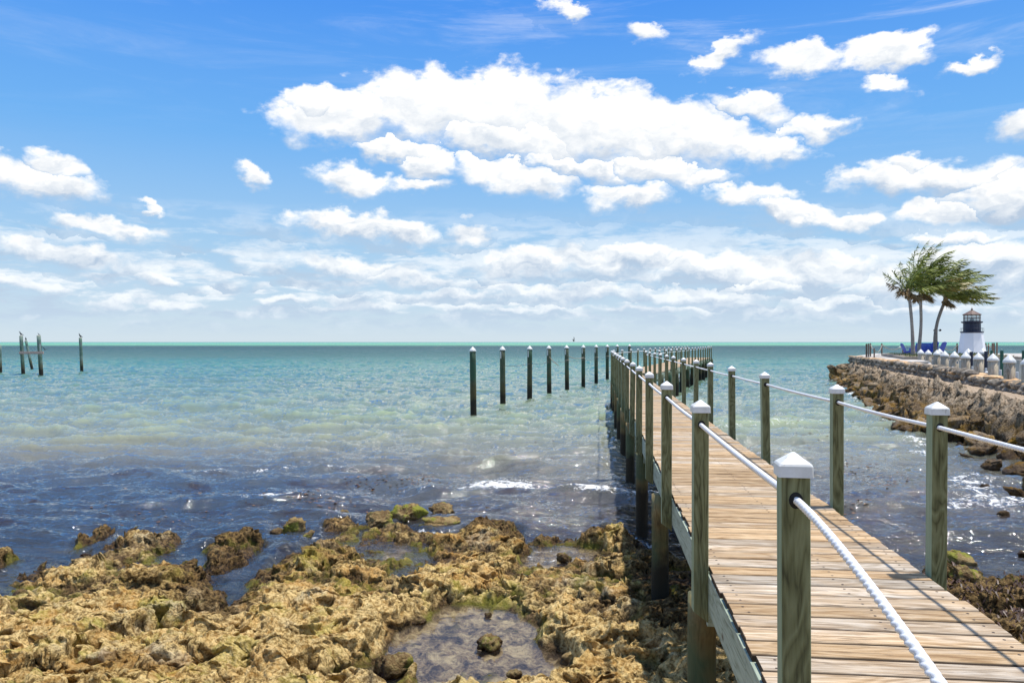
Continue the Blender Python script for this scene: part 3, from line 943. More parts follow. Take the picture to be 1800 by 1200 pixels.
def sea_mat():
    m, nt, b = new_mat('sea_water')
    nt.n.remove(b)
    out = [n for n in nt.n if n.type == 'OUTPUT_MATERIAL'][0]
    p = nt.pos()
    X, Y, Z = nt.sep(p)[:3]
    dep = nt.attr('depth').outputs['Fac']
    foam = nt.attr('foam').outputs['Fac']
    ly = nt.math('LOGARITHM', nt.math('MAXIMUM', Y, 1.0), 10.0)       # 1 = 10 m, 2 = 100 m, 3 = 1 km
    patch = nt.noise(nt.mapping(p, scale=(0.5, 1.0, 1)), 0.055, 4, 0.55)
    pl = nt.noise(nt.mapping(nt.comb(X, Y, 0.0), scale=(0.25, 1.0, 1)), 0.012, 3, 0.55)
    lyw = nt.math('ADD', ly, nt.math('MULTIPLY', nt.math('SUBTRACT', patch, 0.5), 0.28))
    # colour of the water body itself: silty at the shore, green, then deep teal, the pale sand bank offshore is turquoise
    body = nt.ramp(nt.rng(lyw, 1.0, 3.0), [
        (0.0, (0.075, 0.070, 0.062)), (0.09, (0.13, 0.12, 0.10)), (0.15, (0.21, 0.205, 0.155)), (0.25, (0.195, 0.235, 0.165)), (0.35, (0.125, 0.195, 0.15)),
        (0.50, (0.060, 0.18, 0.15)), (0.66, (0.022, 0.105, 0.10)), (0.84, (0.010, 0.062, 0.072)), (1.0, (0.010, 0.066, 0.078))])
    bank = nt.rng(nt.math('ADD', Y, nt.math('MULTIPLY', nt.math('SUBTRACT', pl, 0.5), 260.0)), 520, 860)
    body = nt.mix(bank, body, nt.mix(nt.rng(Y, 900, 3500), (0.15, 0.42, 0.25), (0.09, 0.36, 0.29)))
    body = nt.mix(nt.math('MULTIPLY', nt.rng(Z, 0.05, 0.26), nt.rng(Y, 17, 24, 0.25, 0.7)), body, nt.mix(1.0, body, (1.9, 1.9, 1.35), 'MULTIPLY'))   # light through thin crests, painted as a brighter body colour
    # left of the bay is bluer
    lft = nt.math('MULTIPLY', nt.rng(X, 0.5, -5.0), nt.rng(Y, 22, 16))
    body = nt.mix(nt.math('MULTIPLY', lft, 0.8), body, (0.05, 0.08, 0.12))
    weed = nt.noise(nt.mapping(p, scale=(0.7, 1.6, 1)), 1.3, 6, 0.68, 0.6)
    wmask = nt.math('MULTIPLY', nt.rng(weed, 0.53, 0.62), nt.math('MULTIPLY', nt.rng(Y, 21, 15.5), 0.8))
    body = nt.mix(wmask, body, (0.045, 0.026, 0.02))
    opac = nt.math('SUBTRACT', 1.0, nt.math('POWER', 2.718, nt.math('MULTIPLY', dep, -2.6)))
    # ripples, chop, swell : real world sized bumps
    b1 = nt.noise(nt.mapping(p, scale=(0.55, 1.25, 1)), 0.55, 5, 0.6, 0.5)
    b2 = nt.noise(nt.mapping(p, rot=(0, 0, 0.25), scale=(0.6, 1.3, 1)), 2.4, 5, 0.6, 0.6)
    b3 = nt.noise(nt.mapping(p, rot=(0, 0, -0.3), scale=(0.7, 1.2, 1)), 9.0, 4, 0.6, 0.4)
    b4 = nt.noise(nt.mapping(p, scale=(0.5, 1.2, 1)), 0.11, 4, 0.6, 0.3)
    calm = nt.rng(Y, 8.5, 12.5, 0.06, 1.0)
    near = nt.rng(Y, 18, 60, 1.0, 0.5)
    hgt = nt.math('ADD', nt.math('MULTIPLY', b1, nt.rng(Y, 60, 190, 0.07, 1.0)), nt.math('MULTIPLY', b2, nt.math('ADD', nt.rng(Y, 60, 160, 0.050, 0.2), nt.rng(Y, 14, 26, 0.035, 0.0))))
    hgt = nt.math('ADD', hgt, nt.math('MULTIPLY', b3, nt.rng(Y, 20, 60, 0.024, 0.012)))
    hgt = nt.math('ADD', hgt, nt.math('MULTIPLY', b4, nt.rng(Y, 60, 400, 0.0, 2.5)))
    hgt = nt.math('MULTIPLY', hgt, calm)
    nrm = nt.bump(hgt, 1.0, 1.0)
    dif = nt.add('ShaderNodeBsdfDiffuse'); nt.put(dif.inputs[0], body); nt.put(dif.inputs['Normal'], nrm)
    tr = nt.add('ShaderNodeBsdfTransparent'); tr.inputs[0].default_value = (0.86, 0.90, 0.88, 1)
    ms = nt.add('ShaderNodeMixShader'); nt.put(ms.inputs[0], opac); nt.l.new(tr.outputs[0], ms.inputs[1]); nt.l.new(dif.outputs[0], ms.inputs[2])
    fr = nt.add('ShaderNodeFresnel'); nt.put(fr.inputs[0], nt.math('MINIMUM', nt.rng(Y, 9.5, 12, 1.33, 1.85), nt.rng(Y, 14, 60, 1.85, 1.42))); nt.put(fr.inputs[1], nrm)
    gl = nt.add('ShaderNodeBsdfAnisotropic') if False else nt.add('ShaderNodeBsdfGlossy')
    gl.inputs['Roughness'].default_value = 0.055
    nt.put(gl.inputs['Normal'], nrm)
    fac = nt.math('MINIMUM', fr.outputs[0], nt.rng(Y, 90, 350, 0.92, 0.52))
    m2 = nt.add('ShaderNodeMixShader'); nt.put(m2.inputs[0], fac); nt.l.new(ms.outputs[0], m2.inputs[1]); nt.l.new(gl.outputs[0], m2.inputs[2])
    # foam
    f1 = nt.noise(nt.mapping(p, scale=(0.8, 1.0, 1)), 7.0, 7, 0.72, 0.9)
    f2 = nt.voro(p, 16)
    f0 = nt.noise(nt.mapping(p, scale=(0.5, 1.0, 1)), 2.2, 5, 0.7, 0.5)
    fm = nt.math('ADD', nt.math('MULTIPLY', foam, 0.60), nt.math('ADD', nt.math('MULTIPLY', nt.math('SUBTRACT', f1, 0.5), 1.9), nt.math('MULTIPLY', nt.math('SUBTRACT', f0, 0.5), 1.0)))
    fm = nt.math('SUBTRACT', fm, nt.math('MULTIPLY', nt.rng(f2, 0.1, 0.5), 0.18))
    fmask = nt.math('MULTIPLY', nt.rng(fm, 0.22, 0.46), nt.rng(foam, 0.05, 0.35))
    # scattered small whitecaps far out
    wc1 = nt.noise(nt.mapping(p, scale=(0.35, 1.0, 1)), 0.8, 6, 0.7, 0.5)
    wc2 = nt.math('MULTIPLY', nt.rng(wc1, 0.70, 0.76), nt.rng(Y, 22, 60))
    fmask = nt.math('MAXIMUM', fmask, nt.math('MULTIPLY', wc2, 0.6))
    fd = nt.add('ShaderNodeBsdfDiffuse'); fd.inputs[0].default_value = (0.80, 0.80, 0.78, 1)
    m3 = nt.add('ShaderNodeMixShader'); nt.put(m3.inputs[0], nt.math('MULTIPLY', fmask, 0.85)); nt.l.new(m2.outputs[0], m3.inputs[1]); nt.l.new(fd.outputs[0], m3.inputs[2])
    nt.l.new(m3.outputs[0], out.inputs[0])
    return m


sea = mesh_np('sea_water', WV, quads=grid_quads(len(wy_), NW), mat=sea_mat(), attrs={'depth': depth.ravel(), 'foam': WF.ravel()})
tag(sea, 'green and teal choppy sea with small breaking waves and a turquoise strip offshore', 'sea', kind='structure')
# a sea bed sheet so that nothing shines through under the surface
MBt = MB(); MBt.add([(-42000, -400, -3.2), (42000, -400, -3.2), (42000, 40500, -3.2), (-42000, 40500, -3.2)], [(0, 1, 2, 3)])
tag(MBt.build('seabed', simple_mat('seabed_sand', (0.12, 0.12, 0.08), 0.9, 0, 0.3, 0.3)), 'sandy bottom below the sea', 'seabed', kind='structure')

# ------------------------------------------------------------------ boardwalk
DECK = 1.55
PX0, PY0 = 0.645, 0.0
PDIR = Vector((0.106, 1.0, 0)).normalized()


def left_x(y): return 0.645 + 0.106 * y
def right_x(y): return 2.045 + 0.106 * y


POST_W = 0.092
TIP = EYE - 0.36           # cap tips
post_z0, post_h = DECK - 0.30, (TIP - 0.075) - (DECK - 0.30)

pier = empty('boardwalk_pier', (1.3, 0, DECK))
tag(pier, 'long wooden boardwalk pier with white capped posts and rope rails, bending right far out', 'pier')
pier.location = (0, 0, 0)


def strut_cap_mesh():
    """white moulded pyramid cap, origin at its rim"""
    me = bpy.data.meshes.new('post_cap')
    bm = bmesh.new()
    w = POST_W / 2 + 0.0075
    rings = [(w + .001, 0.0, .004), (w, 0.036, .006), (w - 0.0035, 0.043, .008), (0.006, 0.076, 0.003)]
    prev = None
    for (h, z, r) in rings:
        vs = []
        for sx_, sy_ in ((-1, -1), (1, -1), (1, 1), (-1, 1)):
            for k in range(3):
                a = math.atan2(sy_, sx_) + (k - 1) * math.pi / 4
                vs.append(bm.verts.new((sx_ * (h - r) + math.cos(a) * r, sy_ * (h - r) + math.sin(a) * r, z)))
        if prev:
            for i in range(12):
                bm.faces.new((prev[i], prev[(i + 1) % 12], vs[(i + 1) % 12], vs[i]))
        else:
            bm.faces.new(vs[::-1])
        prev = vs
    bm.faces.new(prev)
    bm.to_mesh(me); bm.free()
    me.materials.append(M_CAP)
    return me


cap_me = strut_cap_mesh()


def post_mesh(inner):
    """square rail post: slanted foot, slightly rounded edges; inner = side the deck is on (+1 right)"""
    me = bpy.data.meshes.new('rail_post')
    bm = bmesh.new()
    w = POST_W / 2; r = 0.007
    def ring(z, slant=0.0):
        vs = []
        for sx_, sy_ in ((-1, -1), (1, -1), (1, 1), (-1, 1)):
            for k in range(3):
                a = math.atan2(sy_, sx_) + (k - 1) * math.pi / 4
                x = sx_ * (w - r) + math.cos(a) * r; y = sy_ * (w - r) + math.sin(a) * r
                vs.append(bm.verts.new((x, y, z - slant * x * inner * 0.75)))
        return vs
    a = ring(0, 1.0); b_ = ring(0.12); c = ring(post_h)
    for p, q in ((a, b_), (b_, c)):
        for i in range(12):
            bm.faces.new((p[i], p[(i + 1) % 12], q[(i + 1) % 12], q[i]))
    bm.faces.new(a[::-1]); bm.faces.new(c)
    # dark rope hole shown as a short ring on the near and far face
    bm.to_mesh(me); bm.free()
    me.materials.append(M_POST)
    return me


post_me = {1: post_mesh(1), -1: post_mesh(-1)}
hb = MB(); vs = []
for s_ in (-1, 1):
    vs += [(math.cos(a) * 0.022, s_ * (POST_W / 2 + 0.0012), math.sin(a) * 0.027) for a in np.linspace(0, 2 * math.pi, 17)[:-1]]
hb.add(vs, [tuple(range(16)), tuple(range(16, 32))[::-1]] + [(i, i + 16, (i + 1) % 16 + 16, (i + 1) % 16) for i in range(16)])
hole_o = hb.build('rope_hole', M_HOLE); hole_me = hole_o.data; bpy.data.objects.remove(hole_o)
bb = MB()
for zz in (0.09, 0.20):
    vs = [(math.cos(a) * 0.012 + 0.008, -POST_W / 2 - 0.001, zz + math.sin(a) * 0.012) for a in np.linspace(0, 2 * math.pi, 13)[:-1]]
ROPE_Z = TIP - 0.150


def place_post(x, y, ang, side, lean=(0, 0)):
    o = bpy.data.objects.new('rail_post', post_me[side]); COL.objects.link(o); o.parent = pier
    o.location = (x, y, post_z0); o.rotation_euler = (R(random.gauss(0, 0.4)), R(random.gauss(0, 0.4)), ang + R(random.gauss(0, 1.5)))
    c = bpy.data.objects.new('post_cap', cap_me); COL.objects.link(c); c.parent = o
    c.location = (0, 0, post_h - 0.0015)
    h = bpy.data.objects.new('rope_hole', hole_me); COL.objects.link(h); h.parent = o
    h.location = (0, 0, ROPE_Z - post_z0)
    return o


random.seed(5)
A1 = -math.atan(0.106)
left_posts = [(left_x(y), y) for y in [0.21] + [2.59 + 2.38 * k for k in range(14)]]
right_posts = [(right_x(y), y) for y in [-2.4, 0.0, 2.4, 4.8, 6.78, 9.6, 12.0, 14.3, 16.4, 18.6, 21.0, 23.3, 25.7, 28.0, 30.4, 32.8]]
# far leg bends to the right
FD = Vector((0.318, 1.0, 0)).normalized()
A2 = -math.atan(0.318)
def fleft(t): return (4.55 + FD.x * t, 36.2 + FD.y * t)
def fright(t): return (6.55 + FD.x * t, 35.6 + FD.y * t)
fl_posts = [fleft(0.4 + 2.42 * k) for k in range(16)]
fr_posts = [fright(0.3 + 2.42 * k) for k in range(16)]
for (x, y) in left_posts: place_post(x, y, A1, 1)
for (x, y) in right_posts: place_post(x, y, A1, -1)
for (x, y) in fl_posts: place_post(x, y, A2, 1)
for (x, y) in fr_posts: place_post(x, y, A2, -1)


def rope_strand(name, pts_list, rad, step_near=0.006, pitch=0.085, sag=0.008, nseg=24):
    """three strand twisted rope through the post holes"""
    path = []
    for i in range(len(pts_list) - 1):
        a = Vector((*pts_list[i], ROPE_Z)); b = Vector((*pts_list[i + 1], ROPE_Z))
        L = (b - a).length
        dist = min(abs(a.y), 40) if a.y > 0 else 3
        st = step_near if a.y < 7.5 else (0.012 if a.y < 13 else 0.15)
        n = max(8, int(L / st))
        sg = sag * random.uniform(0.75, 1.25)
        slack = 0.454 if (i == 0 and abs(a.y - 0.21) < .01) else 0.0      # the last span hangs down to a low tie
        for k in range(n):
            t = k / n
            p = a.lerp(b, t); p.z -= (sg * 4 * t * (1 - t) if not slack else slack * (1 - t) ** 1.6)
            path.append(p)
    path.append(Vector((*pts_list[-1], ROPE_Z)))
    P_ = np.array([tuple(p) for p in path])
    seg = np.linalg.norm(np.diff(P_, axis=0), axis=1); s = np.concatenate([[0], np.cumsum(seg)])
    T = np.gradient(P_, axis=0); T /= np.linalg.norm(T, axis=1)[:, None]
    S = np.cross(T, [0, 0, 1.0]); S /= np.linalg.norm(S, axis=1)[:, None]
    U = np.cross(S, T)
    th = np.arange(nseg) / nseg * 2 * math.pi
    ph = s / pitch * 2 * math.pi / 1.0
    ang = th[None, :]
    lob = np.abs(np.cos(1.5 * (ang - ph[:, None])))          # three lobes
    rr = rad * (0.60 + 0.44 * lob ** 0.75)
    Vv = P_[:, None, :] + S[:, None, :] * (np.cos(ang) * rr)[..., None] + U[:, None, :] * (np.sin(ang) * rr)[..., None]
    n = len(P_)
    i = np.arange(n - 1)[:, None] * nseg + np.arange(nseg)[None, :]
    j = np.arange(n - 1)[:, None] * nseg + (np.arange(nseg)[None, :] + 1) % nseg
    q = np.stack([i.ravel(), j.ravel(), (j + nseg).ravel(), (i + nseg).ravel()], 1)
    return mesh_np(name, Vv.reshape(-1, 3), quads=q, mat=M_ROPE, parent=pier)


rope_strand('rope', left_posts + fl_posts, 0.0128, pitch=0.078)
rope_strand('rope', right_posts + fr_posts, 0.0128, pitch=0.078)


# deck boards in the pier's own axes (local x across, local y along)
def deck(name, origin, ang, y0, y1, x0, x1, pitch=0.178, skew0=None):
    mb = MB(); y = y0
    screws = MB()
    k = 0
    while y < y1:
        w = pitch - 0.014
        zt = random.gauss(0, 0.0012); tw = random.gauss(0, 0.002)
        a = x0 + random.uniform(-0.012, 0.012); b_ = x1 + random.uniform(-0.012, 0.012)
        rnd = random.random()
        n = 7
        vs = []; fs = []
        jit = [random.gauss(0, 0.0012) for _ in range(n * 2)]
        for i in range(n):
            t = i / (n - 1); x = a + (b_ - a) * t
            cup = 0.0
            yy0 = y + jit[i]; yy1 = y + w + jit[n + i]
            z = zt + tw * (t - 0.5)
            # rounded top edge
            vs += [(x, yy0, z - 0.036), (x, yy0, z - 0.010), (x, yy0 + 0.009, z), (x, yy1 - 0.009, z), (x, yy1, z - 0.010), (x, yy1, z - 0.036)]
        for i in range(n - 1):
            for q in range(6):
                p0 = i * 6 + q; p1 = i * 6 + (q + 1) % 6
                fs.append((p0, p0 + 6, p1 + 6, p1)[::-1])
        fs.append((0, 1, 2, 3, 4, 5)[::-1]); fs.append(tuple((n - 1) * 6 + q for q in (5, 4, 3, 2, 1, 0))[::-1])
        mb.add(vs, fs, rnd)
        if y < 16:
            for xx in (a + 0.07, a + 0.10 + (b_ - a) * .48, b_ - 0.07):
                for yy in (y + 0.035, y + w - 0.04):
                    cx, cy = xx + random.gauss(0, .006), yy + random.gauss(0, .005)
                    vs = [(cx + math.cos(q) * 0.0075, cy + math.sin(q) * 0.0075, z + 0.0012) for q in np.linspace(0, 2 * math.pi, 9)[:-1]]
                    screws.add(vs, [tuple(range(8))])
        y += pitch; k += 1
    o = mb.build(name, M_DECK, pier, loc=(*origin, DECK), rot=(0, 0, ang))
    if screws.v:
        s = screws.build('deck_screws', simple_mat('rusty_screw', (0.07, 0.045, 0.03), 0.6, 0.3), o)
        s.parent = o
    # recompute normals outwards
    bm = bmesh.new(); bm.from_mesh(o.data); bmesh.ops.recalc_face_normals(bm, faces=bm.faces); bm.to_mesh(o.data); bm.free()
    return o


L1 = 36.6 / PDIR.y
wperp = 1.40 * PDIR.y          # width between the post lines
hw_ = POST_W / 2
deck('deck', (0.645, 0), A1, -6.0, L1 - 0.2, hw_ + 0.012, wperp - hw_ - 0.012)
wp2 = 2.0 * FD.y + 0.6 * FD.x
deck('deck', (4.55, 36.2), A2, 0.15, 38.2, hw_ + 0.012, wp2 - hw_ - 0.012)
# side boards (fascia) under the deck edge
for name, org, ang, x, ya, yb in (('side_board', (0.645, 0), A1, hw_ + 0.019, -6, L1), ('side_board', (0.645, 0), A1, wperp - hw_ - 0.019, -6, L1 - .3),
                                  ('side_board', (4.55, 36.2), A2, hw_ + 0.019, -0.1, 38.3), ('side_board', (4.55, 36.2), A2, wp2 - hw_ - 0.019, -0.1, 38.3)):
    mb = MB(); y = ya
    while y < yb:
        L = min(4.86, yb - y)
        mb.box((x, y + L / 2, -0.036 - 0.002 - 0.115), (0.038, L - 0.004, 0.23))
        y += L
    mb.build(name, M_FASCIA, pier, loc=(*org, DECK), rot=(0, 0, ang), bevel=0.003)
# joists + cross beams
for org, ang, wdt, ya, yb in (((0.645, 0), A1, wperp, -5.9, L1 - .5), ((4.55, 36.2), A2, wp2, 0.3, 38.0)):
    for fx in (0.33, 0.67):
        mb = MB(); mb.box((wdt * fx, (ya + yb) / 2, -0.04 - 0.10), (0.04, yb - ya, 0.20))
        mb.build('joist', M_FASCIA, pier, loc=(*org, DECK), rot=(0, 0, ang))


def make_piling(x, y, r, ztop, zbot=-1.6, seed=0, mat=M_PILE, parent=None, name='piling', lean=(0, 0), n=18):
    rr = random.Random(seed)
    mb = MB(); pts = []; rads = []
    for i in range(14):
        t = i / 13; z = ztop + (zbot - ztop) * t
        pts.append((lean[0] * (z - 0), lean[1] * (z - 0), z)); rads.append(r * (1 + 0.10 * t + rr.uniform(-.02, .02)))
    mb.tube(pts, rads, n=n, jit=0.012)
    return mb.build(name, mat, parent, smooth=True, loc=(x, y, 0))


pile_y = [1.6, 5.3, 8.75, 12.25, 16.5, 20.2, 23.8, 27.4, 31.0, 34.6]
for i, y in enumerate(pile_y):
    make_piling(left_x(y) + 0.055 if y > 2 else left_x(y) + .1, y, 0.092, DECK - 0.27, seed=i, parent=pier)
    make_piling(right_x(y) - 0.06, y, 0.092, DECK - 0.27, seed=i + 50, parent=pier)
    mb = MB(); mb.box((wperp / 2, 0, -0.27 - 0.075), (wperp - 0.12, 0.05, 0.19))
    b_ = mb.build('cross_beam', M_FASCIA, pier, bevel=0.003)
    b_.location = (left_x(y), y - 0.115, DECK); b_.rotation_euler = (0, 0, A1)
for k in range(12):
    t = 1.0 + 3.3 * k
    a = fleft(t); c = fright(t)
    make_piling(a[0] + 0.05, a[1], 0.12, DECK - 0.1, zbot=-2.6, seed=90 + k, mat=M_MOOR, parent=pier, n=12)
    make_piling(c[0] - 0.02, c[1], 0.13, DECK - 0.1, zbot=-2.6, seed=120 + k, mat=M_MOOR, parent=pier, n=12)
    mb = MB(); mb.box((wp2 / 2, 0, -0.30), (wp2, 0.08, 0.2))
    b_ = mb.build('cross_beam', M_FASCIA, pier); b_.location = (*a, DECK); b_.rotation_euler = (0, 0, A2)


# ------------------------------------------------------------------ free standing mooring pilings left of the pier
def cone_cap(parent, z, r, name='piling_cap', mat=None, n=20, h=None, loc=(0, 0)):
    mb = MB(); h = h or r * 1.25
    mb.lathe([(r * 1.10, 0), (r * 1.12, 0.015), (r * 1.08, r * 0.45), (r * 0.95, r * 0.62), (r * 0.5, r * 0.62 + h * 0.42), (r * 0.12, r * 0.62 + h * .72), (0.01, r * .62 + h * .76)], n=n)
    return mb.build(name, mat or M_CAP, parent, smooth=True, loc=(*loc, z))


row = [(832.3, 31.9), (884, 36.2), (931, 39.9), (965.5, 44.2), (996.8, 47.6), (1025.3, 52.0), (1048, 56.0), (1067.5, 60.6), (1085, 65.2), (1106.5, 70.5)]
ORD = ['nearest and leftmost', 'second from the left', 'third from the left', 'fourth from the left', 'fifth from the left', 'sixth from the left', 'seventh from the left', 'eighth from the left, just clear of the pier', 'ninth, half hidden behind the pier rail', 'farthest, behind the pier rail']
random.seed(11)
for i, ((px, Y), od) in enumerate(zip(row, ORD)):
    X = (px - 900) / F * Y
    root = empty('mooring_piling', (X, Y, 0))
    tag(root, f'dark capped mooring piling in the row, {od}', 'piling', 'capped mooring pilings in a row beside the pier')
    ln = random.uniform(-0.012, 0.006)
    tp = 2.62
    s = make_piling(0, 0, 0.122, tp, zbot=-2.8, seed=200 + i, mat=M_MOOR, parent=root, name='shaft', lean=(ln if i else -0.012, 0))
    cone_cap(root, tp - 0.05, 0.125, loc=((ln if i else -0.012) * tp, 0))
    if 0 < i < 9:
        mb = MB(); a0 = R(232)
        vs = []
        for z in (tp - .42, tp - .10):
            for a in np.linspace(a0 - .22, a0 + .22, 5):
                vs.append((ln * z + math.cos(a) * .132, math.sin(a) * .132, z))
        mb.add(vs, [(k, k + 1, k + 6, k + 5) for k in range(4)])
        mb.build('reflective_strip', M_CAP, root)
# lines strung along the row
def catenary(name, a, b, sag, r, mat, label, cat, group=None, n=16, sides=6):
    a = Vector(a); b = Vector(b); pts = []
    for k in range(n + 1):
        t = k / n; p = a.lerp(b, t); p.z -= sag * 4 * t * (1 - t); pts.append(p)
    mb = MB(); mb.tube([p - a for p in pts], r, n=sides)
    o = mb.build(name, mat, smooth=True, loc=a)
    if label: tag(o, label, cat, group)
    return o


def rowp(i, z): return ((row[i][0] - 900) / F * row[i][1], row[i][1] - 0.14, z)
for i in range(1, 8):
    catenary('mooring_line', rowp(i, 1.9 - 0.02 * i), rowp(i + 1, 1.88 - 0.02 * i), 0.05, 0.010, M_DARKROPE, 'thin dark mooring line strung between two capped pilings beside the pier', 'rope', 'thin mooring lines along the piling row')
catenary('mooring_line', rowp(4, 2.15), rowp(5, 1.95), 0.12, 0.022, M_TANROPE, 'pale slack rope between the fifth and sixth capped pilings', 'rope', 'thin mooring lines along the piling row')
catenary('mooring_line', rowp(3, 2.12), ((926 + 56 - 900) / F * 44, 43.8, 1.65), 0.03, 0.022, M_TANROPE, 'frayed pale rope end hanging off the fourth capped piling', 'rope', 'thin mooring lines along the piling row')
for i in range(4, 8):
    x, y, z = rowp(i, 1.85)
    mb = MB(); mb.tube([(math.cos(a) * .145, math.sin(a) * .145, 0) for a in np.linspace(0, 2 * math.pi, 15)], 0.022, n=6)
    o = mb.build('rope_wrap', M_TANROPE, smooth=True, loc=(x, y + .14, 1.88))
    tag(o, f'pale rope coiled round the mooring piling, {ORD[i]}', 'rope', 'rope wraps on the piling row')

# ------------------------------------------------------------------ old pilings far left with sea birds
def far_pile(pxt, pyt, pxb, Y, r, label, name='old_piling'):
    zt = EYE + (601 - pyt) * Y / F
    xt = (pxt - 900) / F * Y; xb = (pxb - 900) / F * Y
    root = empty(name, (xb, Y, 0))
    tag(root, label, 'piling', 'old bare pilings out in the bay')
    lean = (xt - xb) / zt
    make_piling(0, 0, r, zt, zbot=-2.8, seed=int(pxt * 7), mat=M_LEFTP, parent=root, name='shaft', lean=(lean, 0), n=14)
    mb = MB(); mb.lathe([(r * .99, 0), (r * .9, 0.025), (0.02, 0.04)], n=14)
    mb.build('cut_top', M_GREY, root, loc=(lean * zt, 0, zt))
    return root, (xt, Y, zt + 0.04)


pa, ta = far_pile(37, 590.5, 41, 70.7, 0.145, 'grey green piling at the left end of the red crossbeam, bird on top')
pb, tb = far_pile(45.5, 599, 56.8, 84.0, 0.125, 'leaning dark piling behind the red crossbeam, bird on top')
pc, tc_ = far_pile(68, 590, 72.5, 71.0, 0.165, 'thick grey green piling at the right end of the red crossbeam')
pd, td = far_pile(141.3, 594, 143.9, 76.5, 0.135, 'lone piling standing apart right of the crossbeam pair, bird on top')
pe, te = far_pile(-1.0, 607, 0.8, 73.5, 0.15, 'old piling cut by the left edge of the view')
M_RED = wood_mat('faded_red_beam', (0.16, 0.07, 0.05), (0.34, 0.20, 0.16), (0.5, 0.38, 0.32), 'x', 1.0)
mb = MB(); mb.box((0, 0, 0), (2.15, 0.10, 0.22)); mb.box((-0.2, -0.053, 0.0), (0.12, 0.02, 0.12)); mb.box((0.93, -0.053, 0.0), (0.1, 0.02, 0.1))
o = mb.build('cross_beam', M_RED, loc=((55.5 - 900) / F * 70.5, 70.47, 2.0), bevel=0.01)
tag(o, 'faded red timber crossbeam bolted across the two thick old pilings', 'beam')
mb = MB(); mb.box((0, 0, 0), (1.2, 0.10, 0.24)); mb.box((0.35, -0.053, 0), (.1, .02, .1))
o = mb.build('cross_beam', M_RED, loc=((-13 - 900) / F * 73.3, 73.25, 1.95), bevel=0.01)
tag(o, 'short red brown crossbeam on the piling at the left edge of the view', 'beam')
mb = MB(); mb.box((0, 0, 0), (0.05, 0.02, 0.62)); mb.box((0, 0.012, 0.33), (0.09, 0.02, 0.05))
o = mb.build('tide_gauge', M_CAP, loc=((70.4 - 900) / F * 70.8, 70.8, 2.42))
tag(o, 'narrow white gauge board fixed to the thick right piling', 'gauge')

M_BIRD = simple_mat('dark_feather', (0.018, 0.017, 0.018), 0.7, 0, 0.3, 20)
M_BIRDW = simple_mat('grey_feather', (0.10, 0.09, 0.085), 0.7, 0, 0.3, 20)
M_BEAK = simple_mat('beak_horn', (0.30, 0.22, 0.08), 0.5)


def perched_bird(loc, rz, label, sc=1.0, hunch=0.0):
    bm = bmesh.new()
    sk = bm.verts.layers.skin.verify()
    def V_(p, r):
        v = bm.verts.new(Vector(p) * sc); v[sk].radius = (r * sc, r * sc); return v
    hip = V_((0, 0, .13), .055)
    chest = V_((0, -.06, .20 - hunch), .062); neck = V_((0, -.085, .29 - hunch), .028)
    head = V_((0, -.10, .34 - hunch), .033); beak1 = V_((0, -.145, .345 - hunch), .012); beak2 = V_((0, -.20, .335 - hunch), .005)
    rump = V_((0, .09, .09), .035); tail = V_((0, .20, .03), .014)
    fl = V_((.028, -.01, .05), .012); fl2 = V_((.028, -.01, .005), .008); ft = V_((.028, -.05, .004), .007)
    gl_ = V_((-.028, -.01, .05), .012); gl2 = V_((-.028, -.01, .005), .008); gt = V_((-.028, -.05, .004), .007)
    for a, b_ in ((hip, chest), (chest, neck), (neck, head), (head, beak1), (beak1, beak2), (hip, rump), (rump, tail), (hip, fl), (fl, fl2), (fl2, ft), (hip, gl_), (gl_, gl2), (gl2, gt)):
        bm.edges.new((a, b_))
    hip[sk].use_root = True
    me = bpy.data.meshes.new('sea_bird'); bm.to_mesh(me); bm.free(); me.materials.append(M_BIRD)
    o = bpy.data.objects.new('sea_bird', me); COL.objects.link(o)
    m1 = o.modifiers.new('skin', 'SKIN'); m2 = o.modifiers.new('sub', 'SUBSURF'); m2.levels = 1; m2.render_levels = 1
    o.location = loc; o.rotation_euler = (0, 0, rz)
    for s_ in (-1, 1):
        mb = MB()
        vs = [(s_ * .062, -.08, .22 - hunch), (s_ * .066, .02, .19), (s_ * .05, .12, .10), (s_ * .02, .20, .045), (s_ * .056, .03, .11), (s_ * .066, -.05, .14)]
        vs2 = [(x - s_ * .012, y, z) for x, y, z in vs]
        mb.add([Vector(v) * sc for v in vs + vs2], [(0, 1, 2, 3, 4, 5), (11, 10, 9, 8, 7, 6)] + [(i, (i + 1) % 6, (i + 1) % 6 + 6, i + 6) for i in range(6)])
        mb.build('wing', M_BIRDW, o)
    tag(o, label, 'bird', 'sea birds on and around the old pilings')
    return o


perched_bird(ta, R(-75), 'dark sea bird perched on the leftmost tall piling of the crossbeam pair', 1.05)
perched_bird(tb, R(20), 'dark sea bird perched on top of the leaning piling', 1.0)
perched_bird((tc_[0] + .02, tc_[1], tc_[2]), R(-60), 'small hunched dark bird on the thick right piling of the crossbeam pair', 0.62, 0.05)
perched_bird(td, R(-30), 'dark sea bird perched on the lone piling standing apart', 1.1)


